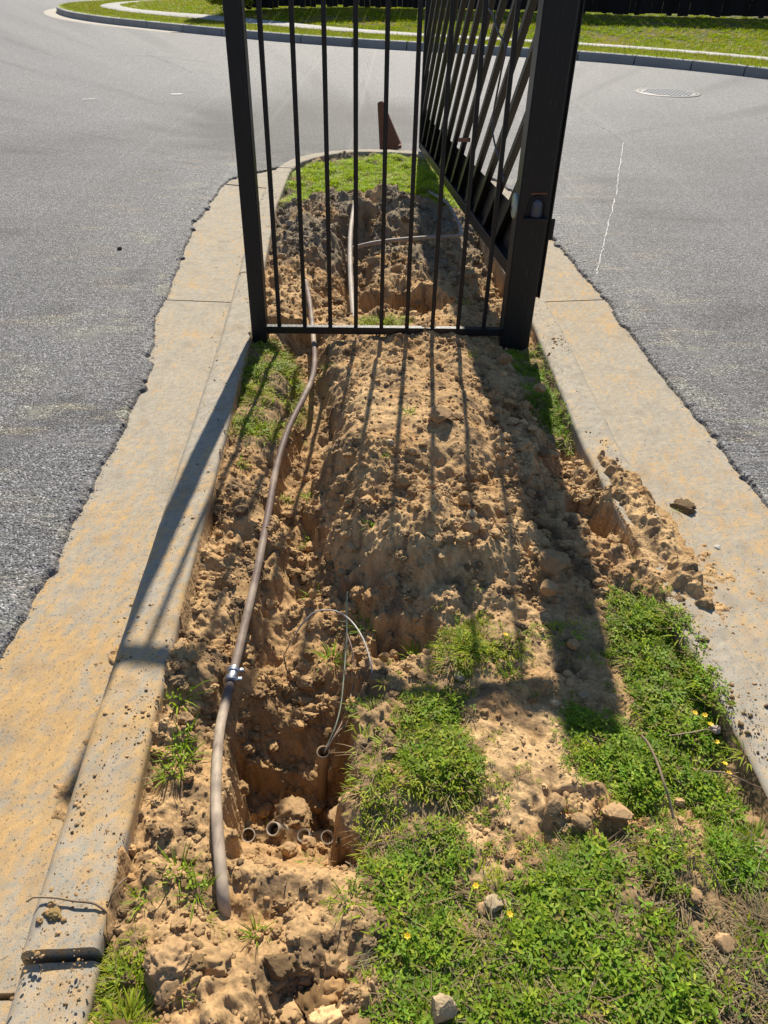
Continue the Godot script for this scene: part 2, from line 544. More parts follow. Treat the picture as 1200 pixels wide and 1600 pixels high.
func make_materials() -> void:
	var cellular := FastNoiseLite.TYPE_CELLULAR
	var simplex := FastNoiseLite.TYPE_SIMPLEX_SMOOTH
	# asphalt: about 8 mm chips of mixed tone in dark binder
	var chips := noise_picture(cellular, FastNoiseLite.RETURN_CELL_VALUE, 0.16, 1024, [[0.0, grey(0.055)], [0.3, grey(0.1)], [0.6, Color(0.165, 0.16, 0.155).linear_to_srgb()], [0.85, Color(0.26, 0.255, 0.25).linear_to_srgb()], [1.0, grey(0.5)]], 3)
	var chip_relief := noise_picture(cellular, FastNoiseLite.RETURN_DISTANCE, 0.16, 1024, [[0.0, grey(1.0)], [0.6, grey(0.45)], [1.0, grey(0.0)]], 3)
	M.asphalt = mineral(chips, 1.05, chip_relief, 0.75, 0.72)
	M.asphalt.metallic_specular = 0.45
	var grit := noise_picture(simplex, 0, 0.07, 1024, [[0.0, grey(0.3)], [0.3, grey(0.66)], [0.55, grey(0.9)], [1.0, grey(1.0)]], 8, 5)
	var grit_relief := noise_picture(simplex, 0, 0.05, 512, [], 9, 5)
	M.soil = mineral(grit, 1.6, grit_relief, 0.5, 0.97)
	M.clod = M.soil.duplicate()
	M.clod.uv1_world_triplanar = false
	M.clod.uv1_scale = Vector3.ONE * 0.7
	M.clod.heightmap_scale = 0.05
	var sand := noise_picture(simplex, 0, 0.2, 512, [[0.0, grey(0.3)], [0.3, grey(0.72)], [0.6, grey(0.9)], [1.0, grey(1.0)]], 18, 4)
	M.concrete = mineral(sand, 3.4, sand, 0.07, 0.92)
	var drift := noise_picture(simplex, 0, 0.028, 1024, [[0.0, Color(0.2, 0.17, 0.13, 0.9)], [0.24, Color(0.3, 0.26, 0.2, 0.45)], [0.3, Color(0.5, 0.45, 0.35, 0.0)], [0.6, Color(0.75, 0.6, 0.42, 0.0)], [0.68, Color(0.72, 0.58, 0.4, 0.35)], [1.0, Color(0.66, 0.48, 0.28, 0.65)]], 55, 6)
	M.concrete.detail_enabled = true
	M.concrete.detail_albedo = drift
	M.concrete.detail_uv_layer = BaseMaterial3D.DETAIL_UV_1
	M.concrete.detail_blend_mode = BaseMaterial3D.BLEND_MODE_MIX
	M.far_concrete = mineral(sand, 0.6, null, 0.0, 0.9)
	M.stone = mineral(sand, 0.8, grit_relief, 0.05, 0.85)
	M.stone.uv1_world_triplanar = false
	# black gate paint with faint vertical scuffs
	var scuff := noise_picture(simplex, 0, 0.03, 256, [[0.0, grey(0.14)], [0.6, grey(0.17)], [0.85, grey(0.22)], [1.0, grey(0.6)]], 12, 3)
	M.black = paint(Color(0.055, 0.062, 0.075), 0.42)
	M.black.metallic_specular = 0.4
	M.black.albedo_texture = scuff
	M.black.roughness = 0.42
	M.black.uv1_triplanar = true
	M.black.uv1_world_triplanar = true
	M.black.uv1_scale = Vector3(9, 1.6, 9)
	M.black.heightmap_enabled = true
	M.black.heightmap_texture = noise_picture(simplex, 0, 0.02, 256, [], 22, 3)
	M.black.heightmap_scale = 0.06
	M.worn = paint(Color(0.09, 0.095, 0.11), 0.45, 0.5)
	M.rust = paint(Color(0.16, 0.06, 0.025), 0.9)
	M.zinc = paint(Color(0.55, 0.55, 0.56), 0.35, 1.0)
	M.reflector = paint(Color(0.42, 0.5, 0.42), 0.3)
	M.rubber = paint(Color(0.03, 0.028, 0.03), 0.6)
	M.pvc = StandardMaterial3D.new()
	M.pvc.vertex_color_use_as_albedo = true
	M.pvc.albedo_texture = noise_picture(simplex, 0, 0.02, 256, [[0.0, grey(0.55)], [0.5, grey(0.9)], [1.0, grey(1.0)]], 31, 4)
	M.pvc.uv1_triplanar = true
	M.pvc.uv1_world_triplanar = true
	M.pvc.uv1_scale = Vector3(14, 14, 5)
	M.pvc.roughness = 0.62
	M.pvc.metallic_specular = 0.35
	M.leaf = StandardMaterial3D.new()
	M.leaf.vertex_color_use_as_albedo = true
	M.leaf.roughness = 0.55
	M.leaf.metallic_specular = 0.35
	M.leaf.backlight_enabled = true
	M.leaf.backlight = Color(0.85, 0.95, 0.3)
	M.dry = StandardMaterial3D.new()
	M.dry.vertex_color_use_as_albedo = true
	M.dry.roughness = 0.85
	M.turf = mineral(grit, 1.5, grit_relief, 1.0, 1.0)
	M.cone = paint(Color(0.2, 0.078, 0.035), 0.85)
	M.cone.albedo_texture = grit
	M.cone.uv1_triplanar = true
	M.iron = mineral(sand, 6.0, sand, 0.1, 0.5)
	M.iron.metallic = 0.3
	M.board = mineral(scuff, 1.0, null, 0.0, 0.9)
	M.board.uv1_scale = Vector3(20, 1.5, 20)
	M.white = paint(Color(0.5, 0.49, 0.46), 0.8)
	M.flower = StandardMaterial3D.new()
	M.flower.vertex_color_use_as_albedo = true
	M.flower.roughness = 0.6
	M.flower.backlight_enabled = true
	M.flower.backlight = Color(0.6, 0.5, 0.1)


# ---------------------------------------------------------------- small shapes
var ball_v := PackedVector3Array()
var ball_f := []

func ico(level: int) -> Array:
	var t := (1.0 + sqrt(5.0)) / 2.0
	var v := [Vector3(-1, t, 0), Vector3(1, t, 0), Vector3(-1, -t, 0), Vector3(1, -t, 0), Vector3(0, -1, t), Vector3(0, 1, t), Vector3(0, -1, -t), Vector3(0, 1, -t), Vector3(t, 0, -1), Vector3(t, 0, 1), Vector3(-t, 0, -1), Vector3(-t, 0, 1)]
	for k in 12: v[k] = v[k].normalized()
	var f := [[0, 11, 5], [0, 5, 1], [0, 1, 7], [0, 7, 10], [0, 10, 11], [1, 5, 9], [5, 11, 4], [11, 10, 2], [10, 7, 6], [7, 1, 8], [3, 9, 4], [3, 4, 2], [3, 2, 6], [3, 6, 8], [3, 8, 9], [4, 9, 5], [2, 4, 11], [6, 2, 10], [8, 6, 7], [9, 8, 1]]
	for l in level:
		var next := []
		var halves := {}
		for q in f:
			var e := []
			for k in 3:
				var a: int = mini(q[k], q[(k + 1) % 3])
				var b: int = maxi(q[k], q[(k + 1) % 3])
				var key := a * 100000 + b
				if not halves.has(key):
					halves[key] = v.size()
					v.append(((v[a] + v[b]) * 0.5).normalized())
				e.append(halves[key])
			next.append([q[0], e[0], e[2]]); next.append([q[1], e[1], e[0]]); next.append([q[2], e[2], e[1]]); next.append([e[0], e[1], e[2]])
		f = next
	return [v, f]

# an uneven lump about 2 across; facets > 0 planes it off like a broken stone
func lump(level: int, seed_: int, bumps: float, facets: int) -> ArrayMesh:
	var g := ico(level)
	var r := RandomNumberGenerator.new()
	r.seed = seed_
	var n := FastNoiseLite.new()
	n.seed = seed_
	n.frequency = 0.9
	n.fractal_octaves = 4
	var planes := []
	for k in facets:
		planes.append([Vector3(r.randfn(), r.randfn(), r.randfn()).normalized(), r.randf_range(0.5, 0.85)])
	var s := Shape.new()
	var pts: Array = g[0]
	for k in pts.size():
		var p: Vector3 = pts[k]
		var q := p * (1.0 + bumps * n.get_noise_3dv(p * 2.2) * 1.6)
		for pl in planes:
			var over: float = q.dot(pl[0]) - pl[1]
			if over > 0.0: q -= pl[0] * over * 0.92
		q *= 1.0 + (0.5 if facets < 5 else 0.22) * bumps * n.get_noise_3dv(p * 7.0) + 0.35 * bumps * n.get_noise_3dv(p * 19.0)
		pts[k] = q
	var nn := []
	nn.resize(pts.size())
	nn.fill(Vector3.ZERO)
	for q in g[1]:
		var c: Vector3 = (pts[q[1]] - pts[q[0]]).cross(pts[q[2]] - pts[q[0]])
		if c.dot(pts[q[0]] + pts[q[1]] + pts[q[2]]) < 0.0: c = -c
		for k in 3: nn[q[k]] += c
	for k in pts.size(): s.point(pts[k], nn[k].normalized(), Color.WHITE)
	for q in g[1]:
		var c: Vector3 = (pts[q[1]] - pts[q[0]]).cross(pts[q[2]] - pts[q[0]])
		s.ix.append_array([q[0], q[2], q[1]] if c.dot(pts[q[0]]) > 0.0 else [q[0], q[1], q[2]])
	return s.mesh()

func blade(s: Shape, root: Vector3, dir: Vector3, length: float, width: float, droop: float, col: Color, steps := 3) -> void:
	var side := dir.cross(Vector3.UP).normalized()
	if side.length() < 0.5: side = Vector3.RIGHT
	var p := root
	var d := dir.normalized()
	var first := s.v.size()
	for k in steps + 1:
		var f := float(k) / steps
		var w := width * (1.0 - f * f) * 0.5 + 0.0002
		var nn := side.cross(d).normalized()
		if nn.y < 0.0: nn = -nn
		s.point(p - side * w, nn, col)
		s.point(p + side * w, nn, col)
		d = (d + Vector3.DOWN * droop / steps).normalized()
		p += d * length / steps
	for k in steps:
		var q := first + k * 2
		s.ix.append_array([q, q + 2, q + 1, q + 1, q + 2, q + 3] if s.n[q].dot(side.cross(d)) > 0.0 else [q, q + 1, q + 2, q + 1, q + 3, q + 2])

func grass_clump(seed_: int, count: int, length: float, width: float, spread: float, low: float, dry_share := 0.12) -> ArrayMesh:
	var r := RandomNumberGenerator.new()
	r.seed = seed_
	var s := Shape.new()
	for k in count:
		var a := r.randf() * TAU
		var lean := r.randf_range(0.1, low)
		var dir := Vector3(cos(a) * lean, 1.0, sin(a) * lean)
		var at := Vector3(cos(a), 0, sin(a)) * spread * sqrt(r.randf()) - Vector3.UP * 0.006
		var col := Color(0.18, 0.28, 0.024).lerp(Color(0.38, 0.45, 0.04), r.randf())
		if r.randf() < dry_share: col = Color(0.3, 0.24, 0.11)
		blade(s, at, dir, length * r.randf_range(0.5, 1.15), width * r.randf_range(0.7, 1.2), r.randf_range(0.3, 1.3), col)
	return s.mesh()

func leaflet(s: Shape, base: Vector3, dir: Vector3, up: Vector3, length: float, width: float, col: Color) -> void:
	var side := dir.cross(up).normalized()
	var k := s.v.size()
	var fold := up * width * 0.22
	s.point(base, up, col)
	s.point(base + dir * length * 0.55 - side * width * 0.5 + fold, (up + side * 0.4).normalized(), col)
	s.point(base + dir * length * 0.55 + side * width * 0.5 + fold, (up - side * 0.4).normalized(), col)
	s.point(base + dir * length, up, col)
	s.point(base + dir * length * 0.5, up, col)
	s.ix.append_array([k, k + 1, k + 4, k + 1, k + 3, k + 4, k, k + 4, k + 2, k + 4, k + 3, k + 2])

func weed_clump(seed_: int, count: int, size: float, spread: float) -> ArrayMesh:
	var r := RandomNumberGenerator.new()
	r.seed = seed_
	var s := Shape.new()
	for k in count:
		var a := r.randf() * TAU
		var rad := spread * sqrt(r.randf())
		var high := r.randf_range(0.006, 0.03) * (1.15 - 0.6 * rad / spread)
		var top := Vector3(cos(a) * rad, high, sin(a) * rad)
		var root := Vector3(cos(a) * rad * 0.4, -0.005, sin(a) * rad * 0.4)
		var col := Color(0.14, 0.26, 0.02).lerp(Color(0.36, 0.45, 0.034), r.randf())
		if r.randf() < 0.09: col = Color(0.3, 0.25, 0.08)
		blade(s, root, (top - root).normalized(), root.distance_to(top), 0.0016, 0.0, Color(0.12, 0.15, 0.04), 1)
		var up := Vector3(r.randf_range(-0.5, 0.5), 1, r.randf_range(-0.5, 0.5)).normalized()
		var turn := r.randf() * TAU
		for j in 3:
			var dir := Vector3(cos(turn + j * 2.1), r.randf_range(-0.1, 0.35), sin(turn + j * 2.1)).normalized()
			leaflet(s, top, dir, up, size * r.randf_range(0.75, 1.25), size * r.randf_range(0.4, 0.55), col)
	return s.mesh()

func straw_clump(seed_: int, count: int, length: float) -> ArrayMesh:
	var r := RandomNumberGenerator.new()
	r.seed = seed_
	var s := Shape.new()
	for k in count:
		var a := r.randf() * TAU
		var dir := Vector3(cos(a), r.randf_range(-0.05, 0.7), sin(a))
		var col := Color(0.27, 0.205, 0.11).lerp(Color(0.13, 0.1, 0.06), r.randf())
		blade(s, Vector3(r.randf_range(-0.015, 0.015), 0.002, r.randf_range(-0.015, 0.015)), dir, length * r.randf_range(0.4, 1.2), 0.0017, r.randf_range(-0.2, 0.9), col)
	return s.mesh()

func smooth_path(pts: Array, steps: int) -> PackedVector3Array:
	var out := PackedVector3Array()
	for k in pts.size() - 1:
		var a: Vector3 = pts[maxi(k - 1, 0)]
		var b: Vector3 = pts[k]
		var c: Vector3 = pts[k + 1]
		var d: Vector3 = pts[mini(k + 2, pts.size() - 1)]
		for j in steps:
			out.append(b.cubic_interpolate(c, a, d, float(j) / steps))
	out.append(pts[-1])
	return out

func pipe_mesh(pts: PackedVector3Array, radius: float, colour: Color, dusty: Color, amount: float, sides := 14) -> ArrayMesh:
	var s := Shape.new()
	var rr := PackedFloat32Array()
	var cc := PackedColorArray()
	for k in pts.size():
		rr.append(radius)
		var d := clampf(amount + 1.1 * wide.get_noise_2d(pts[k].x * 3.0, pts[k].z * 3.0) + 0.5 * mid.get_noise_2d(pts[k].x, pts[k].z), 0.0, 1.0)
		cc.append(colour.lerp(dusty, d))
	s.tube(pts, rr, sides, cc)
	return s.mesh()


# ---------------------------------------------------------------- ground
func prepare_ground() -> void:
	for q in [[wide, 1.6, 2], [mid, 7.0, 3], [fine, 38.0, 3]]:
		q[0].noise_type = FastNoiseLite.TYPE_SIMPLEX_SMOOTH
		q[0].frequency = q[1]
		q[0].fractal_octaves = q[2]
		q[0].seed = 11
	for q in [[lump_a, 11.0], [lump_b, 26.0], [lump_c, 62.0]]:
		q[0].noise_type = FastNoiseLite.TYPE_CELLULAR
		q[0].cellular_return_type = FastNoiseLite.RETURN_DISTANCE
		q[0].cellular_jitter = 1.0
		q[0].fractal_type = FastNoiseLite.FRACTAL_NONE
		q[0].frequency = q[1]
		q[0].seed = 23
	green.resize(GX * GZ)
	rough.resize(GX * GZ)
	for j in GZ:
		for i in GX:
			var x := X0 + i * CELL
			var z := Z0 + j * CELL
			rough[j * GX + i] = crumble(x, z)
			var g := 0.0
			var p := Vector2(x, z)
			for patch in grass_patches:
				if Geometry2D.is_point_in_polygon(p, patch.outline): g = 1.0
			green[j * GX + i] = g
	for pass_ in 5:
		var old := green.duplicate()
		for j in range(1, GZ - 1):
			for i in range(1, GX - 1):
				var k := j * GX + i
				green[k] = old[k] * 0.4 + 0.15 * (old[k - 1] + old[k + 1] + old[k - GX] + old[k + GX])

func build_soil() -> void:
	var rows := PackedFloat32Array()
	var z := 2.4
	while z > -7.05:
		rows.append(z)
		if z > -0.2: z -= 0.04
		elif z > -2.3: z -= 0.0058
		elif z > -3.4: z -= 0.0085
		else: z -= 0.014
	var w := 330
	var h := rows.size()
	var pts := PackedVector3Array()
	pts.resize(w * h)
	for j in h:
		var zz := rows[j]
		var a := maxf(inner_left(zz), -0.82) - 0.43
		var b := minf(inner_right(zz), 0.9) + 0.4
		for i in w:
			var x := lerpf(a, b, float(i) / (w - 1))
			pts[j * w + i] = Vector3(x, soil_height(x, zz), zz)
	var cols := PackedColorArray()
	cols.resize(w * h)
	for j in h:
		for i in w:
			var k := j * w + i
			var p := pts[k]
			var steep := 0.0
			if i > 1 and i < w - 2: steep = absf(pts[k + 2].y - pts[k - 2].y) / absf(pts[k + 2].x - pts[k - 2].x)
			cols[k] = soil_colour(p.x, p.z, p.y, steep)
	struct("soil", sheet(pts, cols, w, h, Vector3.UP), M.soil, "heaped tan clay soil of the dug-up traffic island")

func concrete_colour(p: Vector2, dusty: float) -> Color:
	var c := Color(0.42, 0.385, 0.315)
	var w := wide.get_noise_2d(p.x * 1.2 + 5.0, p.y * 1.2)
	var m := mid.get_noise_2d(p.x * 0.8, p.y * 0.8 + 8.0)
	var f := fine.get_noise_2d(p.x, p.y)
	var smear := mid.get_noise_2d(p.x * 3.5 + 90.0, p.y * 0.9)
	c = c.lerp(Color(0.52, 0.335, 0.145), clampf(dusty + 0.02 + 0.3 * w + 0.45 * m + 0.6 * smear + 0.9 * f, 0.0, 0.92))
	c = c.lerp(Color(0.22, 0.195, 0.16), 0.42 * ss(0.25, 0.65, mid.get_noise_2d(p.x + 50.0, p.y) + 0.45 * f))
	var k := 1.0 + 0.3 * f + 0.1 * m
	return Color(c.r * k, c.g * k, c.b * k)

func dust_amount(p: Vector2, n: Vector2) -> float:
	if p.y < -5.3: return -0.25
	if n.x < 0.0:
		return lerpf(-0.08, 0.74, ss(-2.4, -1.0, p.y)) - 0.5 * ss(-0.85, -0.6, p.y)
	return -0.14 + 0.4 * (1.0 - ss(0.2, 0.8, absf(p.y + 1.7))) + 0.25 * (1.0 - ss(0.3, 1.0, absf(p.y + 4.0)))

# sweeps a cross-section of (offset, height) along part of the kerb line
func sweep(line: Array, from: int, to: int, section: PackedVector2Array, dust: float, drop := 0.0, wide_to_road := false) -> ArrayMesh:
	var pts := PackedVector3Array()
	var cols := PackedColorArray()
	var w := section.size()
	for k in range(from, to + 1):
		var p: Vector2 = line[0][k]
		var n: Vector2 = line[1][k]
		var gap := road_gap(p, n)
		for q in section:
			var o := q.x
			if wide_to_road: o = lerpf(KERB_W - 0.03, gap + 0.09, q.x)
			var e := p + n * o
			var chip := 0.0
			if not wide_to_road and q.y > 0.05: chip = 0.0025 * fine.get_noise_2d(e.x * 0.5, e.y * 0.5) + 0.004 * mid.get_noise_2d(e.x * 0.5, e.y * 0.5)
			pts.append(Vector3(e.x, q.y - drop + chip, e.y))
			var stain := 0.22 * exp(-pow((o - KERB_W) / 0.05, 2.0)) if wide_to_road else (-0.1 if q.y > 0.1 else -0.3)
			var cc := concrete_colour(e, dust_amount(p, n) + dust + stain)
			if wide_to_road: cc = cc.lerp(Color(0.3, 0.2, 0.1), 0.5 * clampf(exp(-pow((o - KERB_W) / 0.028, 2.0)) * (0.7 + 1.2 * mid.get_noise_2d(e.x, e.y)), 0.0, 1.0))
			cols.append(cc)
	return capped(pts, cols, w, to - from + 1)

func capped(pts: PackedVector3Array, cols: PackedColorArray, w: int, h: int) -> ArrayMesh:
	var m := sheet(pts, cols, w, h, Vector3.UP)
	var s := Shape.new()
	for row in [0, h - 1]:
		var k: int = row * w
		var out := pts[k] - pts[(1 if row == 0 else h - 2) * w]
		var mid_ := pts[k].lerp(pts[k + w - 1], 0.5)
		mid_.y = minf(pts[k].y, pts[k + w - 1].y)
		for i in w - 1:
			s.tint = cols[k + i]
			s.tri(pts[k + i], pts[k + i + 1], mid_, out)
	var arr := s.mesh().surface_get_arrays(0)
	m.add_surface_from_arrays(Mesh.PRIMITIVE_TRIANGLES, arr)
	return m

func build_concrete(line: Array) -> void:
	var kerb := thing("kerb", "concrete kerb round the traffic island", "")
	kerb.set_meta("kind", "structure")
	var gutter := thing("gutter", "concrete gutter between kerb and asphalt", "")
	gutter.set_meta("kind", "structure")
	var section := PackedVector2Array([Vector2(0.006, -0.3), Vector2(0.002, 0.0), Vector2(0, 0.112), Vector2(0.002, 0.122), Vector2(0.008, 0.129)])
	for k in 8: section.append(Vector2(lerpf(0.018, KERB_W - 0.026, k / 7.0), KERB_TOP))
	section.append_array([Vector2(KERB_W - 0.016, 0.127), Vector2(KERB_W - 0.007, 0.118), Vector2(KERB_W - 0.002, 0.104), Vector2(KERB_W + 0.012, -0.08)])
	var pan := PackedVector2Array()
	for k in 44: pan.append(Vector2(k / 43.0, lerpf(-0.036, -0.014, k / 43.0)))
	pan.append(Vector2(1.0, -0.15))
	var pts: PackedVector2Array = line[0]
	var breaks := []
	for cut in [[-1, -0.55], [-1, -3.86], [-1, -6.3], [1, -6.0], [1, -3.95], [1, -0.1]]:
		var best := 0
		for k in pts.size():
			if signf(line[1][k].x) == cut[0] and absf(pts[k].y - cut[1]) < absf(pts[best].y - cut[1]) or signf(line[1][best].x) != cut[0]:
				if signf(line[1][k].x) == cut[0]: best = k
		breaks.append(best)
	breaks.sort()
	breaks.push_front(0)
	breaks.append(pts.size() - 1)
	for k in breaks.size() - 1:
		var a: int = breaks[k]
		var b: int = breaks[k + 1] - 1
		put("kerb_section", sweep(line, a, b, section, 0.0, 0.022 if k == 0 else 0.0), M.concrete, kerb)
		put("gutter_section", sweep(line, a, b, pan, 0.02, 0.0, true), M.concrete, gutter)

func build_road(line: Array) -> void:
	var rings := [0.0, 0.0, 0.012, 0.03, 0.06, 0.1, 0.16, 0.24, 0.34, 0.48, 0.65, 0.9, 1.2, 1.6, 2.2, 3.0, 4.2, 6.0, 8.5, 12.0, 18.0, 30.0, 60.0, 110.0]
	var pts := PackedVector3Array()
	var cols := PackedColorArray()
	var inner: PackedVector2Array = line[0]
	# a denser line gives the ragged asphalt edge
	var dense := []
	for k in inner.size() - 1:
		for j in 2:
			var f := j * 0.5
			dense.append([inner[k].lerp(inner[k + 1], f), line[1][k].lerp(line[1][k + 1], f).normalized()])
	for q in dense:
		var p: Vector2 = q[0]
		var n: Vector2 = q[1]
		var gap := road_gap(p, n)
		var e0 := p + n * gap
		var ragged := 0.016 * mid.get_noise_2d(e0.x * 0.45, e0.y * 0.45) + 0.007 * mid.get_noise_2d(e0.x * 1.6, e0.y * 1.6) + 0.005 * fine.get_noise_2d(e0.x * 0.8, e0.y * 0.8) + 0.022 * ss(0.3, 0.45, mid.get_noise_2d(e0.x * 0.3 + 33.0, e0.y * 0.3)) - 0.02 * ss(0.28, 0.4, mid.get_noise_2d(e0.x * 0.35 + 83.0, e0.y * 0.35))
		for k in rings.size():
			var o: float = rings[k]
			var keep := exp(-o * 4.0)
			var e := p + n * (gap + ragged * keep + o - (0.014 if k == 0 else 0.0))
			var y := 0.0
			if k == 0: y = -0.04
			elif k == 1: y = -0.007 + 0.005 * fine.get_noise_2d(e.x * 2.0, e.y * 2.0)
			elif o < 0.3: y = (0.006 * fine.get_noise_2d(e.x * 1.6, e.y * 1.6) + 0.006 * mid.get_noise_2d(e.x, e.y)) * (1.0 - o / 0.3)
			pts.append(Vector3(e.x, y, e.y))
			var c := 1.0 + 0.16 * wide.get_noise_2d(e.x * 0.35, e.y * 0.35) + 0.1 * wide.get_noise_2d(e.x * 1.4, e.y * 1.4)
			# coarser, darker patch round the tip of the island
			var dark := Vector2((e.x + 0.9) / 1.7, (e.y + 9.2) / 2.6).length()
			c *= 1.0 - 0.55 * (1.0 - ss(0.6, 1.0, dark + 0.25 * wide.get_noise_2d(e.x, e.y)))
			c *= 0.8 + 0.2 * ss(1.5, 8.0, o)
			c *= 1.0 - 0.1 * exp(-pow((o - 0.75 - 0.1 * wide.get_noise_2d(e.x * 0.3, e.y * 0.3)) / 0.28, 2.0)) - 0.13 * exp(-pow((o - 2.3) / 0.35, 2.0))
			c *= 1.0 - 0.3 * ss(0.42, 0.6, wide.get_noise_2d(e.x * 0.8 + 61.0, e.y * 0.5) + 0.25 * mid.get_noise_2d(e.x * 0.6, e.y * 0.6))
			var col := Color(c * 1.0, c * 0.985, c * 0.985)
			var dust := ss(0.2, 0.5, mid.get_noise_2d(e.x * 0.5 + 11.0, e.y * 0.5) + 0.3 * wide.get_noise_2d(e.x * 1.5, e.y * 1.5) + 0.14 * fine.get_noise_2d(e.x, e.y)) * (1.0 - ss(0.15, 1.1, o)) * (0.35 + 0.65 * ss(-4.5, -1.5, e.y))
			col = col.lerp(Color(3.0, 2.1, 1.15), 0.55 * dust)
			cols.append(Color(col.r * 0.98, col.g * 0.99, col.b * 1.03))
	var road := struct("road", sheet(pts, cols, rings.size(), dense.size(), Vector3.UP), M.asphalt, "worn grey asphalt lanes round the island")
	# a tar-filled crack bleached white, and a finer dark one that runs on from it
	for q in [[[Vector3(2.373, 0.003, -8.486), Vector3(2.039, 0.003, -7.256), Vector3(1.767, 0.003, -6.244), Vector3(1.511, 0.003, -5.384), Vector3(1.329, 0.003, -4.757), Vector3(1.21, 0.003, -4.353)], 0.008, M.white], [[Vector3(2.373, 0.003, -8.486), Vector3(2.37, 0.003, -9.024), Vector3(2.303, 0.003, -9.531), Vector3(2.21, 0.003, -9.996)], 0.012, M.rubber], [[Vector3(1.193, 0.003, -4.396), Vector3(1.328, 0.003, -4.408), Vector3(1.52, 0.003, -4.412)], 0.004, M.rubber], [[Vector3(-5.266, 0.003, -15.106), Vector3(-4.351, 0.003, -15.464), Vector3(-3.146, 0.003, -14.614)], 0.02, M.rubber], [[Vector3(-4.516, 0.003, -15.647), Vector3(-3.889, 0.003, -14.626), Vector3(-3.165, 0.003, -13.247)], 0.02, M.rubber]]:
		var path := smooth_path(q[0], 14)
		var s := Shape.new()
		for k in path.size():
			var d := (path[mini(k + 1, path.size() - 1)] - path[maxi(k - 1, 0)]).normalized()
			var side := d.cross(Vector3.UP).normalized()
			var wob: Vector3 = side * q[1] * 1.6 * mid.get_noise_2d(path[k].x * 2.0, path[k].z * 2.0)
			var hw: float = q[1] * (0.28 + 0.5 * fine.get_noise_2d(path[k].x, path[k].z)) * (0.25 if k == 0 or k == path.size() - 1 else 1.0)
			s.point(path[k] + wob - side * hw, Vector3.UP, Color.WHITE)
			s.point(path[k] + wob + side * hw, Vector3.UP, Color.WHITE)
			if k:
				var b := k * 2 - 2
				s.ix.append_array([b, b + 1, b + 2, b + 1, b + 3, b + 2] if (s.v[b + 1] - s.v[b]).cross(s.v[b + 2] - s.v[b]).y < 0.0 else [b, b + 2, b + 1, b + 1, b + 2, b + 3])
		put("crack_line", s.mesh(), q[2], road)
	for q in [[Vector3(-3.789, 0.004, -10.322), 0.16, 0.05], [Vector3(-2.848, 0.004, -10.944), 0.14, 0.09]]:
		var s := Shape.new()
		s.box(Transform3D(Basis(Vector3.UP, 0.35), q[0]), Vector3(q[1], 0.003, q[2]), 0.001)
		put("paint_mark", s.mesh(), M.white, road)


# ---------------------------------------------------------------- far side of the street
var street_line := [Vector2(14, -1.0), Vector2(10.4, -7.5), Vector2(8.3, -11.3), Vector2(6.5, -14.2), Vector2(5.2, -15.6), Vector2(3.6, -16.7), Vector2(1.7, -17.4), Vector2(-0.3, -18.0), Vector2(-2.3, -18.9), Vector2(-4.0, -20.0), Vector2(-5.9, -21.4), Vector2(-7.8, -23.0), Vector2(-9.4, -25.0), Vector2(-10.5, -27.6), Vector2(-10.4, -30.5), Vector2(-9.0, -34.0), Vector2(-7.0, -38.0)]

var street_edge := []

func lawn_height(p: Vector2) -> float:
	var back := 0.5 * (p.x - table(street_edge, p.y)) if street_edge else 9.0
	return 0.15 + 0.31 * ss(-18.6, -23.5, p.y) * ss(0.3, 3.6, back)

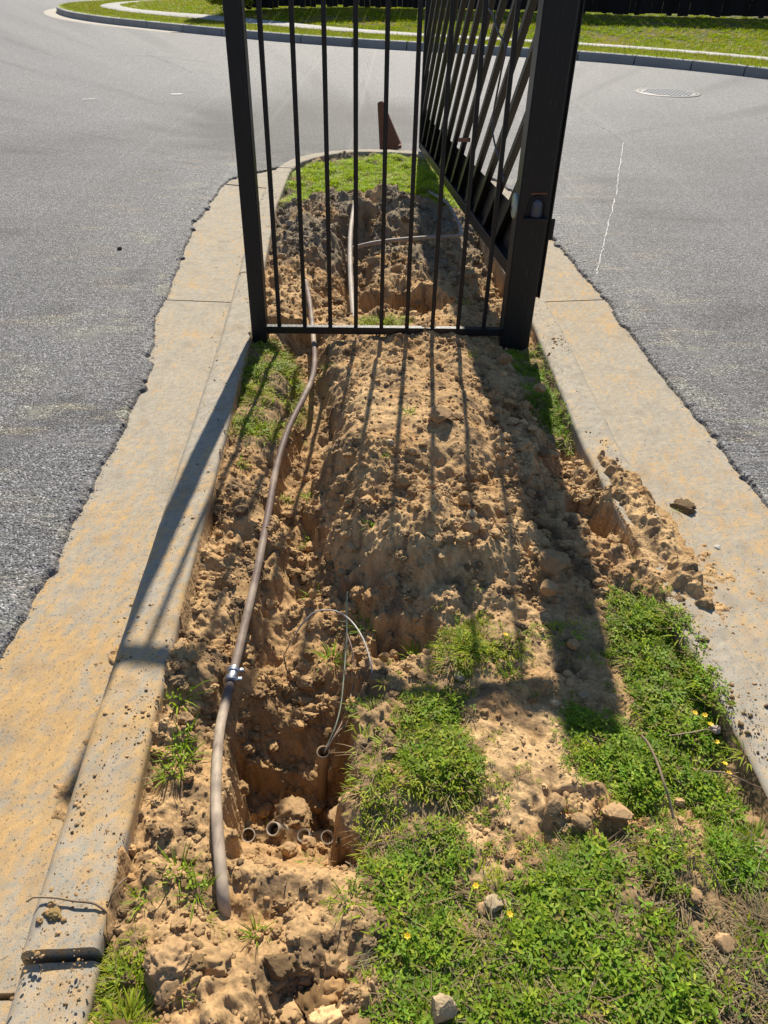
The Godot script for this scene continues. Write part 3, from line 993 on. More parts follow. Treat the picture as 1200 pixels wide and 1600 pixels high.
func build_far_side() -> void:
	var lift := []
	for q in street_line: lift.append(Vector3(q.x, 0, q.y))
	var path := smooth_path(lift, 16)
	var nn := PackedVector2Array()
	for k in path.size():
		var d := path[mini(k + 2, path.size() - 1)] - path[maxi(k - 2, 0)]
		nn.append(Vector2(-d.z, d.x).normalized())
	for k in range(path.size() - 1, -1, -1):
		street_edge.append(Vector2(path[k].z, path[k].x))
	# kerb, in cast lengths
	var street := thing("street_kerb", "grey concrete kerb across the street", "")
	street.set_meta("kind", "structure")
	var section := PackedVector2Array([Vector2(-0.02, -0.1), Vector2(0.0, 0.1), Vector2(0.01, 0.135), Vector2(0.035, 0.15), Vector2(0.16, 0.155), Vector2(0.17, 0.1)])
	var step := 9
	var from := 0
	while from < path.size() - 1:
		var to := mini(from + step, path.size() - 1)
		var pts := PackedVector3Array()
		var cols := PackedColorArray()
		for k in range(from, to + 1):
			for q in section:
				var squeeze := 0.0
				if k == from: squeeze = 0.012
				if k == to: squeeze = -0.012
				var t := path[mini(k + 1, path.size() - 1)] - path[maxi(k - 1, 0)]
				var e: Vector2 = Vector2(path[k].x, path[k].z) + nn[k] * q.x + Vector2(t.x, t.z).normalized() * squeeze
				pts.append(Vector3(e.x, q.y, e.y))
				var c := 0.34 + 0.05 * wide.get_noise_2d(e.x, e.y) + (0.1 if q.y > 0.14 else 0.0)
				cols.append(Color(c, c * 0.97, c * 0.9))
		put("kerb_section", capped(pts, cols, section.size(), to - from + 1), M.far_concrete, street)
		from = to
	# lawn in rows of equal z from the kerb's back edge eastwards
	var edge := []
	for k in range(path.size() - 1, -1, -1):
		edge.append(Vector2(path[k].z + nn[k].y * 0.15, path[k].x + nn[k].x * 0.15))
	var pts := PackedVector3Array()
	var cols := PackedColorArray()
	var lawn_rows := 0
	var lz := -37.5
	while lz < -1.5:
		var x0 := table(edge, lz)
		for k in 40:
			var f := k / 39.0
			var e := Vector2(lerpf(x0, 22.0, f * f * 0.5 + f * 0.5), lz)
			pts.append(Vector3(e.x, lawn_height(e) - (0.012 if k else 0.004), e.y))
			var a := wide.get_noise_2d(e.x * 0.5, e.y * 0.5)
			cols.append(Color(0.085, 0.12, 0.028).lerp(Color(0.2, 0.16, 0.075), clampf(0.35 + 1.1 * a, 0.0, 1.0)))
		lawn_rows += 1
		lz += 0.09
	struct("lawn", sheet(pts, cols, 40, lawn_rows, Vector3.UP), M.turf, "mown lawn with dry patches across the street")
	pts = PackedVector3Array()
	cols = PackedColorArray()
	for k in path.size():
		for o in [0.0, 0.02, 0.5, 0.98, 1.0]:
			var e: Vector2 = Vector2(path[k].x, path[k].z) + nn[k] * (1.25 + 0.62 * o)
			pts.append(Vector3(e.x, lawn_height(e) + (0.012 if o > 0.01 and o < 0.99 else -0.05), e.y))
			var c := 0.5 + 0.05 * wide.get_noise_2d(e.x, e.y)
			cols.append(Color(c, c * 0.97, c * 0.9))
	struct("footpath", sheet(pts, cols, 5, path.size(), Vector3.UP), M.far_concrete, "pale concrete footpath between verge and lawn")
	# pale apron at the corner of the side street
	pts = PackedVector3Array()
	cols = PackedColorArray()
	for k in path.size():
		if path[k].x > -5.0: continue
		for o in [0.0, 0.15, 0.38, 0.4]:
			var e: Vector2 = Vector2(path[k].x, path[k].z) - nn[k] * o
			pts.append(Vector3(e.x, 0.008 if o < 0.39 else -0.02, e.y))
			cols.append(Color(0.55, 0.5, 0.42))
	struct("street_gutter", sheet(pts, cols, 4, pts.size() / 4, Vector3.UP), M.far_concrete, "pale concrete gutter round the lawn's corner")
	# grass on it
	var where := []
	var tints := PackedColorArray()
	rng.seed = 77
	var tries := 0
	while where.size() < 42000 and tries < 200000:
		tries += 1
		var k := rng.randi_range(0, path.size() - 2)
		var f := rng.randf()
		var p := path[k].lerp(path[k + 1], f)
		var o := rng.randf_range(0.14, 9.0) if rng.randf() < 0.8 else rng.randf_range(0.14, 1.3)
		if o > 1.23 and o < 1.89: continue
		var e: Vector2 = Vector2(p.x, p.z) + nn[k] * o
		if e.y < -24.5 and e.x > -4.0: continue
		if e.x > 14.5: continue
		var a := wide.get_noise_2d(e.x * 0.5, e.y * 0.5) + 0.5 * wide.get_noise_2d(e.x * 1.7, e.y * 1.7)
		var dry := clampf(0.15 + 1.7 * a, 0.0, 1.0) * (0.25 if o < 1.3 else 1.0)
		if rng.randf() < dry * 0.6: continue
		var sc := rng.randf_range(0.7, 1.3) * (1.0 - 0.3 * dry)
		where.append(Transform3D(Basis(Vector3.UP, rng.randf() * TAU).scaled(Vector3(sc, sc * rng.randf_range(0.6, 1.1), sc)), Vector3(e.x, lawn_height(e) - 0.012, e.y)))
		var t := Color(1.15, 1.0, 0.9).lerp(Color(2.0, 1.2, 1.5), dry * rng.randf_range(0.5, 1.0))
		var b := rng.randf_range(0.8, 1.2)
		tints.append(Color(t.r * b, t.g * b, t.b * b))
	var g := many("lawn_grass", grass_clump(5, 22, 0.075, 0.009, 0.075, 1.2), M.leaf, where, tints)
	tag(g, "short mown grass of the lawn and verge across the street", "grass", "", "stuff")
	# board fence along the back of the lawn
	var fence := thing("board_fence", "dark weathered board fence along the back of the lawn", "fence", Vector3(0, 0, -23.5))
	rng.seed = 5
	var boards := []
	for k in 5:
		var s := Shape.new()
		var c := rng.randf_range(0.05, 0.1)
		s.tint = Color(c, c * 0.93, c * 0.84)
		s.box(Transform3D(Basis(), Vector3(0, 0.95, 0)), Vector3(0.14, 1.84, 0.018), 0.004)
		var top := s.mesh()
		boards.append(top)
	var x := -4.2
	while x < 15.0:
		var b := put("board", boards[rng.randi() % 5], M.board, fence)
		b.position = Vector3(x, lawn_height(Vector2(x, -23.5)) + rng.randf_range(-0.03, 0.03), rng.randf_range(-0.004, 0.004))
		b.rotation.z = rng.randf_range(-0.006, 0.006)
		x += 0.1405 + rng.randf_range(0.0, 0.002)
	var s := Shape.new()
	s.tint = Color(0.13, 0.115, 0.1)
	for y in [0.8, 1.5, 2.1]: s.box(Transform3D(Basis(), Vector3(5.4, y, -0.045)), Vector3(19.4, 0.09, 0.04))
	put("rail", s.mesh(), M.board, fence)
	# an olive shrub at the near end of the fence
	var shrub := thing("shrub", "olive green shrub at the left end of the fence", "shrub", Vector3(-4.35, 0.42, -23.0))
	where = []
	tints = PackedColorArray()
	for k in 900:
		var p := Vector3(rng.randfn(), rng.randfn(), rng.randfn()).normalized() * pow(rng.randf(), 0.4)
		p *= 1.0 + 0.35 * wide.get_noise_3dv(p * 0.9)
		where.append(Transform3D(Basis(Vector3(rng.randfn(), rng.randfn(), rng.randfn()).normalized(), rng.randf() * TAU).scaled(Vector3.ONE * rng.randf_range(1.6, 2.8)), Vector3(p.x * 0.75, 0.75 + p.y * 0.8, p.z * 0.6)))
		var b := rng.randf_range(0.7, 1.3)
		tints.append(Color(b * 1.3, b, b * 1.2))
	many("foliage", weed_clump(91, 9, 0.03, 0.05), M.leaf, where, tints, shrub)
	s = Shape.new()
	for k in 7:
		var a := TAU * k / 7.0
		s.tube(PackedVector3Array([Vector3(0, -0.1, 0), Vector3(cos(a) * 0.15, 0.4, sin(a) * 0.15), Vector3(cos(a) * 0.45, 1.0, sin(a) * 0.4)]), PackedFloat32Array([0.025, 0.018, 0.006]), 6, PackedColorArray([Color(0.1, 0.08, 0.05), Color(0.1, 0.08, 0.05), Color(0.1, 0.08, 0.05)]))
	put("stem", s.mesh(), M.dry, shrub)


# ---------------------------------------------------------------- the gate
func bar_between(s: Shape, a: Vector3, b: Vector3, across: Vector3, w: float, d: float, cut := 0.002) -> void:
	var y := (b - a).normalized()
	var x := (across - y * across.dot(y)).normalized()
	s.box(Transform3D(Basis(x, y, x.cross(y)), (a + b) * 0.5), Vector3(w, a.distance_to(b), d), cut)

func build_gate() -> void:
	var z := -3.1
	var panel := thing("fence_panel", "narrow black steel fence panel of thin upright pickets across the island", "fence panel", Vector3(0, 0, z))
	var s := Shape.new()
	s.box(Transform3D(Basis(), Vector3(-0.569, 0.82, 0.0)), Vector3(0.066, 2.2, 0.066), 0.004)
	put("post", s.mesh(), M.black, panel)
	s = Shape.new()
	s.box(Transform3D(Basis(), Vector3(-0.569, 1.926, 0.0)), Vector3(0.074, 0.012, 0.074), 0.003)
	put("post_cap", s.mesh(), M.black, panel)
	s = Shape.new()
	bar_between(s, Vector3(-0.54, 0.137, 0), Vector3(0.5, 0.155, 0), Vector3(0, 0, 1), 0.03, 0.032)
	put("bottom_rail", s.mesh(), M.black, panel)
	s = Shape.new()
	bar_between(s, Vector3(-0.54, 1.86, 0), Vector3(0.5, 1.86, 0), Vector3(0, 0, 1), 0.03, 0.04)
	put("top_rail", s.mesh(), M.black, panel)
	s = Shape.new()
	s.box(Transform3D(Basis(), Vector3(0, 1.0, 0)), Vector3(0.017, 1.7, 0.017), 0.0015)
	var picket := s.mesh()
	for k in 9:
		var b := put("picket", picket, M.black, panel)
		b.position.x = -0.482 + 0.112 * k
		b.rotation.y = 0.02 * (k % 3 - 1)

	var post := thing("gate_post", "thick square black steel post carrying the open gate leaf", "post", Vector3(0.557, 0, -3.13))
	s = Shape.new()
	s.box(Transform3D(Basis(), Vector3(0, 0.82, 0)), Vector3(0.122, 2.2, 0.122), 0.005)
	put("tube", s.mesh(), M.black, post)
	s = Shape.new()
	s.box(Transform3D(Basis(), Vector3(0, 1.926, 0)), Vector3(0.132, 0.012, 0.132), 0.003)
	put("cap", s.mesh(), M.black, post)
	s = Shape.new()
	s.box(Transform3D(Basis(), Vector3(0.074, 1.105, -0.012)), Vector3(0.024, 1.6, 0.05), 0.003)
	s.box(Transform3D(Basis(), Vector3(0.082, 1.105, 0.018)), Vector3(0.008, 1.6, 0.012), 0.002)
	put("side_channel", s.mesh(), M.black, post)
	s = Shape.new()
	s.box(Transform3D(Basis(), Vector3(0.093, 0.59, 0.0)), Vector3(0.018, 0.085, 0.04), 0.004)
	put("hinge_block", s.mesh(), M.black, post)
	s = Shape.new()
	s.box(Transform3D(Basis(), Vector3(0.012, 0.646, 0.076)), Vector3(0.092, 0.009, 0.03), 0.002)
	put("latch_shelf", s.mesh(), M.black, post)
	s = Shape.new()
	var rim := PackedVector3Array()
	for k in 17:
		var a := PI * k / 16.0
		rim.append(Vector3(0.012 + cos(a) * 0.032, 0.69 + sin(a) * 0.036, 0.063))
	rim.insert(0, Vector3(0.044, 0.652, 0.063))
	rim.append(Vector3(-0.02, 0.652, 0.063))
	var rr := PackedFloat32Array()
	var cc := PackedColorArray()
	for k in rim.size():
		rr.append(0.005)
		cc.append(Color.WHITE)
	s.tube(rim, rr, 8, cc)
	put("latch_rim", s.mesh(), M.black, post)
	s = Shape.new()
	s.lathe(Transform3D(Basis(), Vector3(0.012, 0.652, 0.054)), PackedVector2Array([Vector2(0.024, 0), Vector2(0.024, 0.04), Vector2(0.02, 0.056), Vector2(0.012, 0.064), Vector2(0, 0.066)]), 20)
	tag(put("latch_barrel", s.mesh(), M.worn, post), "bare grey worn latch barrel", "")
	s = Shape.new()
	bar_between(s, Vector3(-0.02, 0.736, 0.0625), Vector3(0.046, 0.739, 0.0625), Vector3(0, 0, 1), 0.008, 0.007)
	tag(put("weld_bead", s.mesh(), M.rust, post), "rusty weld bead above the latch", "")

	var disc := thing("reflector", "pale green round reflector on the left face of the thick gate post", "reflector", Vector3(0.494, 0.672, -3.14))
	s = Shape.new()
	s.lathe(Transform3D(Basis(Vector3.BACK, PI / 2), Vector3.ZERO), PackedVector2Array([Vector2(0.048, -0.002), Vector2(0.048, 0.005), Vector2(0.044, 0.009), Vector2(0.02, 0.011), Vector2(0, 0.0115)]), 28)
	put("disc", s.mesh(), M.reflector, disc)
	s = Shape.new()
	s.lathe(Transform3D(Basis(Vector3.BACK, PI / 2), Vector3(-0.011, -0.01, 0.0)), PackedVector2Array([Vector2(0.007, -0.002), Vector2(0.007, 0.004), Vector2(0, 0.005)]), 10)
	put("screw", s.mesh(), M.worn, disc)

	# the leaf swings away down the right-hand kerb and sags towards its free end
	var leaf := thing("gate_leaf", "open black gate leaf of slanting flat bars with kick plate", "gate")
	var a0 := Vector3(0.54, 0, -3.5)
	var u := (Vector3(0.25, 0, -6.95) - a0).normalized()
	var out := u.cross(Vector3.UP).normalized()
	if out.x < 0.0: out = -out
	var at := func(d: float, y: float, o := 0.0) -> Vector3: return a0 + u * d + Vector3.UP * y + out * o
	var sag := func(d: float) -> float: return -0.0445 * d
	s = Shape.new()
	bar_between(s, (at as Callable).call(-0.27, 0.335 + (sag as Callable).call(-0.27)), (at as Callable).call(3.6, 0.335 + (sag as Callable).call(3.6)), out, 0.05, 0.05, 0.003)
	bar_between(s, (at as Callable).call(-0.27, 0.362 + (sag as Callable).call(-0.27), -0.021), (at as Callable).call(3.6, 0.362 + (sag as Callable).call(3.6), -0.021), out, 0.008, 0.012, 0.001)
	put("bottom_rail", s.mesh(), M.black, leaf)
	s = Shape.new()
	bar_between(s, (at as Callable).call(-0.27, 1.9 + (sag as Callable).call(-0.27)), (at as Callable).call(3.6, 1.9 + (sag as Callable).call(3.6)), out, 0.05, 0.05, 0.003)
	put("top_rail", s.mesh(), M.black, leaf)
	for d in [-0.25, 3.575]:
		s = Shape.new()
		bar_between(s, (at as Callable).call(d, 0.35 + (sag as Callable).call(d)), (at as Callable).call(d - 0.02, 1.885 + (sag as Callable).call(d)), out, 0.052, 0.05, 0.003)
		put("stile", s.mesh(), M.black, leaf)
	s = Shape.new()
	bar_between(s, (at as Callable).call(-0.23, 0.465 + (sag as Callable).call(-0.23), 0.022), (at as Callable).call(3.55, 0.465 + (sag as Callable).call(3.55), 0.022), out, 0.004, 0.21, 0.001)
	put("kick_plate", s.mesh(), M.black, leaf)
	var k0 := 0.28
	while k0 < 5.0:
		# each bar climbs towards the post at 45 degrees, cut off by the stiles and the top rail
		var lo := Vector2(k0, 0.355 - 0.0445 * k0)
		if lo.x > 3.56:
			lo = Vector2(3.56, lo.y + (lo.x - 3.56) / 1.05)
		var rise := 1.88 - lo.y
		var hi := Vector2(lo.x - rise * 1.05, 1.88)
		hi.y = 1.88 - 0.0445 * maxf(hi.x, 0.0)
		hi.x = lo.x - (hi.y - lo.y) * 1.05
		if hi.x < -0.24:
			hi = Vector2(-0.24, lo.y + (lo.x + 0.24) / 1.05)
		if hi.y - lo.y > 0.08:
			s = Shape.new()
			bar_between(s, (at as Callable).call(lo.x, lo.y), (at as Callable).call(hi.x, hi.y), out, 0.03, 0.034, 0.002)
			put("slat", s.mesh(), M.black, leaf)
		k0 += 0.293
	s = Shape.new()
	bar_between(s, (at as Callable).call(1.42, 0.6, -0.03), (at as Callable).call(1.08, 0.66, -0.03), out, 0.014, 0.022, 0.003)
	tag(put("latch_bar", s.mesh(), M.rust, leaf), "short rusty latch bar", "")

	var cable := PackedVector3Array()
	for q in [[0.96, 1.42], [0.94, 1.31], [0.86, 1.28], [0.726, 1.262], [0.545, 1.2], [0.353, 1.157], [0.4, 1.05], [0.47, 0.895], [0.455, 0.81], [0.33, 0.752], [0.18, 0.711], [0.09, 0.66]]:
		cable.append((at as Callable).call(q[0], q[1], -0.032))
	var path := smooth_path(Array(cable), 8)
	tag(put("cable", pipe_mesh(path, 0.0045, Color(0.09, 0.085, 0.085), Color(0.2, 0.17, 0.15), 0.2, 8), M.pvc), "thin dark cable dangling along the open gate leaf", "cable")


# ---------------------------------------------------------------- pipes and wires
func build_pipes() -> void:
	var plum := Color(0.17, 0.12, 0.1)
	var dusty := Color(0.46, 0.365, 0.27)
	var path := conduit_path
	var s := Shape.new()
	var rr := PackedFloat32Array()
	var cc := PackedColorArray()
	for k in path.size():
		rr.append(0.0115)
		var d := clampf(0.15 + 0.85 * ss(-1.15, -1.0, path[k].z) + 0.25 * (1.0 - ss(-3.0, -2.6, path[k].z)) + 0.9 * mid.get_noise_2d(path[k].x * 3.0, path[k].z * 0.7) + 0.4 * fine.get_noise_2d(path[k].x, path[k].z), 0.0, 1.0)
		cc.append(plum.lerp(dusty, d))
	s.tube(path, rr, 18, cc)
	tag(put("conduit", s.mesh(), M.pvc), "long brown conduit pipe snaking along the trench and under the panel", "pipe")

	var i0 := 0
	for k in path.size():
		if path[k].distance_to(Vector3(-0.354, 0.06, -1.191)) < path[i0].distance_to(Vector3(-0.354, 0.06, -1.191)): i0 = k
	var axis := (path[i0 + 3] - path[i0 - 3]).normalized()
	var fit := thing("coupling", "shiny metal clamp coupling on the long brown conduit", "coupling", path[i0])
	var side := axis.cross(Vector3.UP).normalized()
	var turn := Basis(side, axis, side.cross(axis))
	s = Shape.new()
	s.lathe(Transform3D(turn, Vector3.ZERO), PackedVector2Array([Vector2(0.0116, -0.024), Vector2(0.015, -0.024), Vector2(0.015, 0.024), Vector2(0.0116, 0.024)]), 24)
	put("sleeve", s.mesh(), M.zinc, fit)
	for o in [-0.016, 0.014]:
		s = Shape.new()
		s.lathe(Transform3D(turn, axis * o), PackedVector2Array([Vector2(0.0145, -0.006), Vector2(0.0185, -0.006), Vector2(0.02, 0.0), Vector2(0.0185, 0.006), Vector2(0.0145, 0.006)]), 24)
		put("band", s.mesh(), M.zinc, fit)
		s = Shape.new()
		s.box(Transform3D(turn, axis * o + turn * Vector3(0.022, 0, 0.006)), Vector3(0.012, 0.011, 0.012), 0.002)
		put("screw", s.mesh(), M.zinc, fit)

	var q := smooth_path([Vector3(-0.243, 0.2, -4.99), Vector3(-0.244, 0.19, -4.847), Vector3(-0.242, 0.17, -4.504), Vector3(-0.228, 0.13, -4.157), Vector3(-0.201, 0.09, -3.767), Vector3(-0.169, 0.07, -3.392), Vector3(-0.154, 0.03, -3.26)], 8)
	tag(put("conduit", pipe_mesh(q, 0.0135, Color(0.36, 0.31, 0.27), Color(0.47, 0.39, 0.31), 0.3), M.pvc), "pale straight conduit pipe coming out of the spoil heap behind the panel", "pipe")
	q = smooth_path([Vector3(-0.231, 0.09, -4.426), Vector3(-0.149, 0.11, -4.44), Vector3(-0.044, 0.12, -4.478), Vector3(0.108, 0.125, -4.526), Vector3(0.301, 0.125, -4.582), Vector3(0.396, 0.125, -4.61), Vector3(0.427, 0.125, -4.673), Vector3(0.426, 0.125, -4.838), Vector3(0.403, 0.125, -5.133), Vector3(0.377, 0.125, -5.356), Vector3(0.323, 0.12, -5.544), Vector3(0.237, 0.1, -5.822)], 6)
	tag(put("conduit", pipe_mesh(q, 0.0115, Color(0.3, 0.25, 0.22), Color(0.44, 0.36, 0.28), 0.25), M.pvc), "thin conduit pipe bent at a right angle beside the gate leaf", "pipe")

	# cut-off pipe ends standing in the pit
	var ends := [[Vector3(-0.277, -0.09, -0.875), Vector3(0.2, 1, 0.55), "leftmost cut pipe end standing in the pit beside the conduit"], [Vector3(-0.225, -0.082, -0.887), Vector3(-0.16, 1, 0.5), "pale cut pipe end standing in the pit, second from the conduit"], [Vector3(-0.159, -0.108, -0.889), Vector3(-0.3, 1, 0.2), "third cut pipe end in the pit, half buried by soil"], [Vector3(-0.105, -0.11, -0.887), Vector3(0.25, 1, 0.35), "rightmost cut pipe end in the pit by its right wall"]]
	for e in ends:
		var y: Vector3 = e[1].normalized()
		var x := y.cross(Vector3.FORWARD).normalized()
		var t := thing("pipe_end", e[2], "pipe", e[0], 0.0, "cut pipe ends in the pit")
		s = Shape.new()
		s.tint = Color(0.5, 0.43, 0.34)
		s.lathe(Transform3D(Basis(x, y, x.cross(y)), Vector3.ZERO), PackedVector2Array([Vector2(0.0152, -0.13), Vector2(0.0152, -0.001), Vector2(0.0147, 0.0), Vector2(0.0128, 0.0), Vector2(0.0123, -0.001), Vector2(0.0123, -0.13)]), 22)
		put("wall", s.mesh(), M.pvc, t)
		s = Shape.new()
		s.tint = Color(0.2, 0.12, 0.06)
		s.lathe(Transform3D(Basis(x, y, x.cross(y)), y * -0.075), PackedVector2Array([Vector2(0.0124, 0.0), Vector2(0.0, 0.004)]), 16)
		put("silt", s.mesh(), M.soil, t)
	var stub := thing("pipe_stub", "upright brown pipe stub with socket that the wires enter", "pipe", Vector3(-0.126, -0.03, -1.051))
	var lean := Transform3D(Basis(Vector3(1, 0, 0), 0.12) * Basis(Vector3(0, 0, 1), -0.05), Vector3.ZERO)
	s = Shape.new()
	s.tint = Color(0.36, 0.24, 0.14)
	s.lathe(lean, PackedVector2Array([Vector2(0.0165, -0.045), Vector2(0.0165, -0.003), Vector2(0.0158, 0.0), Vector2(0.0125, 0.0), Vector2(0.012, -0.045)]), 22)
	put("socket", s.mesh(), M.pvc, stub)
	s = Shape.new()
	s.tint = Color(0.3, 0.2, 0.12)
	s.lathe(lean, PackedVector2Array([Vector2(0.0128, -0.36), Vector2(0.0128, -0.05), Vector2(0.0164, -0.045)]), 20)
	put("pipe_body", s.mesh(), M.pvc, stub)

	var wires := [
		[[Vector3(-0.274, -0.12, -1.412), Vector3(-0.248, -0.05, -1.4), Vector3(-0.212, 0.03, -1.395), Vector3(-0.178, 0.07, -1.404), Vector3(-0.144, 0.085, -1.401), Vector3(-0.108, 0.1, -1.378), Vector3(-0.073, 0.11, -1.335), Vector3(-0.043, 0.115, -1.274), Vector3(-0.024, 0.11, -1.213), Vector3(-0.018, 0.1, -1.172), Vector3(-0.023, 0.06, -1.157)], 0.0033, Color(0.42, 0.38, 0.34), "pale grey wire arching over the pit"],
		[[Vector3(-0.089, 0.14, -1.413), Vector3(-0.09, 0.09, -1.382), Vector3(-0.087, 0.06, -1.343), Vector3(-0.088, 0.03, -1.293), Vector3(-0.089, 0.01, -1.237), Vector3(-0.092, -0.01, -1.174), Vector3(-0.1, -0.02, -1.124), Vector3(-0.112, -0.025, -1.082), Vector3(-0.124, -0.04, -1.059), Vector3(-0.13, -0.08, -1.076)], 0.003, Color(0.33, 0.36, 0.26), "straight greenish wire running down into the pipe stub"],
		[[Vector3(-0.087, 0.065, -1.338), Vector3(-0.074, 0.05, -1.308), Vector3(-0.064, 0.02, -1.271), Vector3(-0.065, 0.005, -1.222), Vector3(-0.073, 0, -1.166), Vector3(-0.087, -0.01, -1.117), Vector3(-0.107, -0.02, -1.077), Vector3(-0.121, -0.035, -1.057), Vector3(-0.128, -0.08, -1.074)], 0.003, Color(0.38, 0.26, 0.19), "reddish brown wire bowed beside the greenish wire"],
		[[Vector3(-0.058, 0.02, -1.113), Vector3(-0.069, 0.01, -1.106), Vector3(-0.091, 0, -1.087), Vector3(-0.105, -0.01, -1.071), Vector3(-0.116, -0.025, -1.059), Vector3(-0.126, -0.07, -1.073)], 0.0025, Color(0.4, 0.3, 0.2), "short tan wire branching right out of the pipe stub"],
	]
	for w in wires:
		tag(put("wire", pipe_mesh(smooth_path(w[0], 8), w[1] * 0.62, w[2] * 1.15, w[2] * 1.5, 0.2, 8), M.pvc), w[3], "wire")


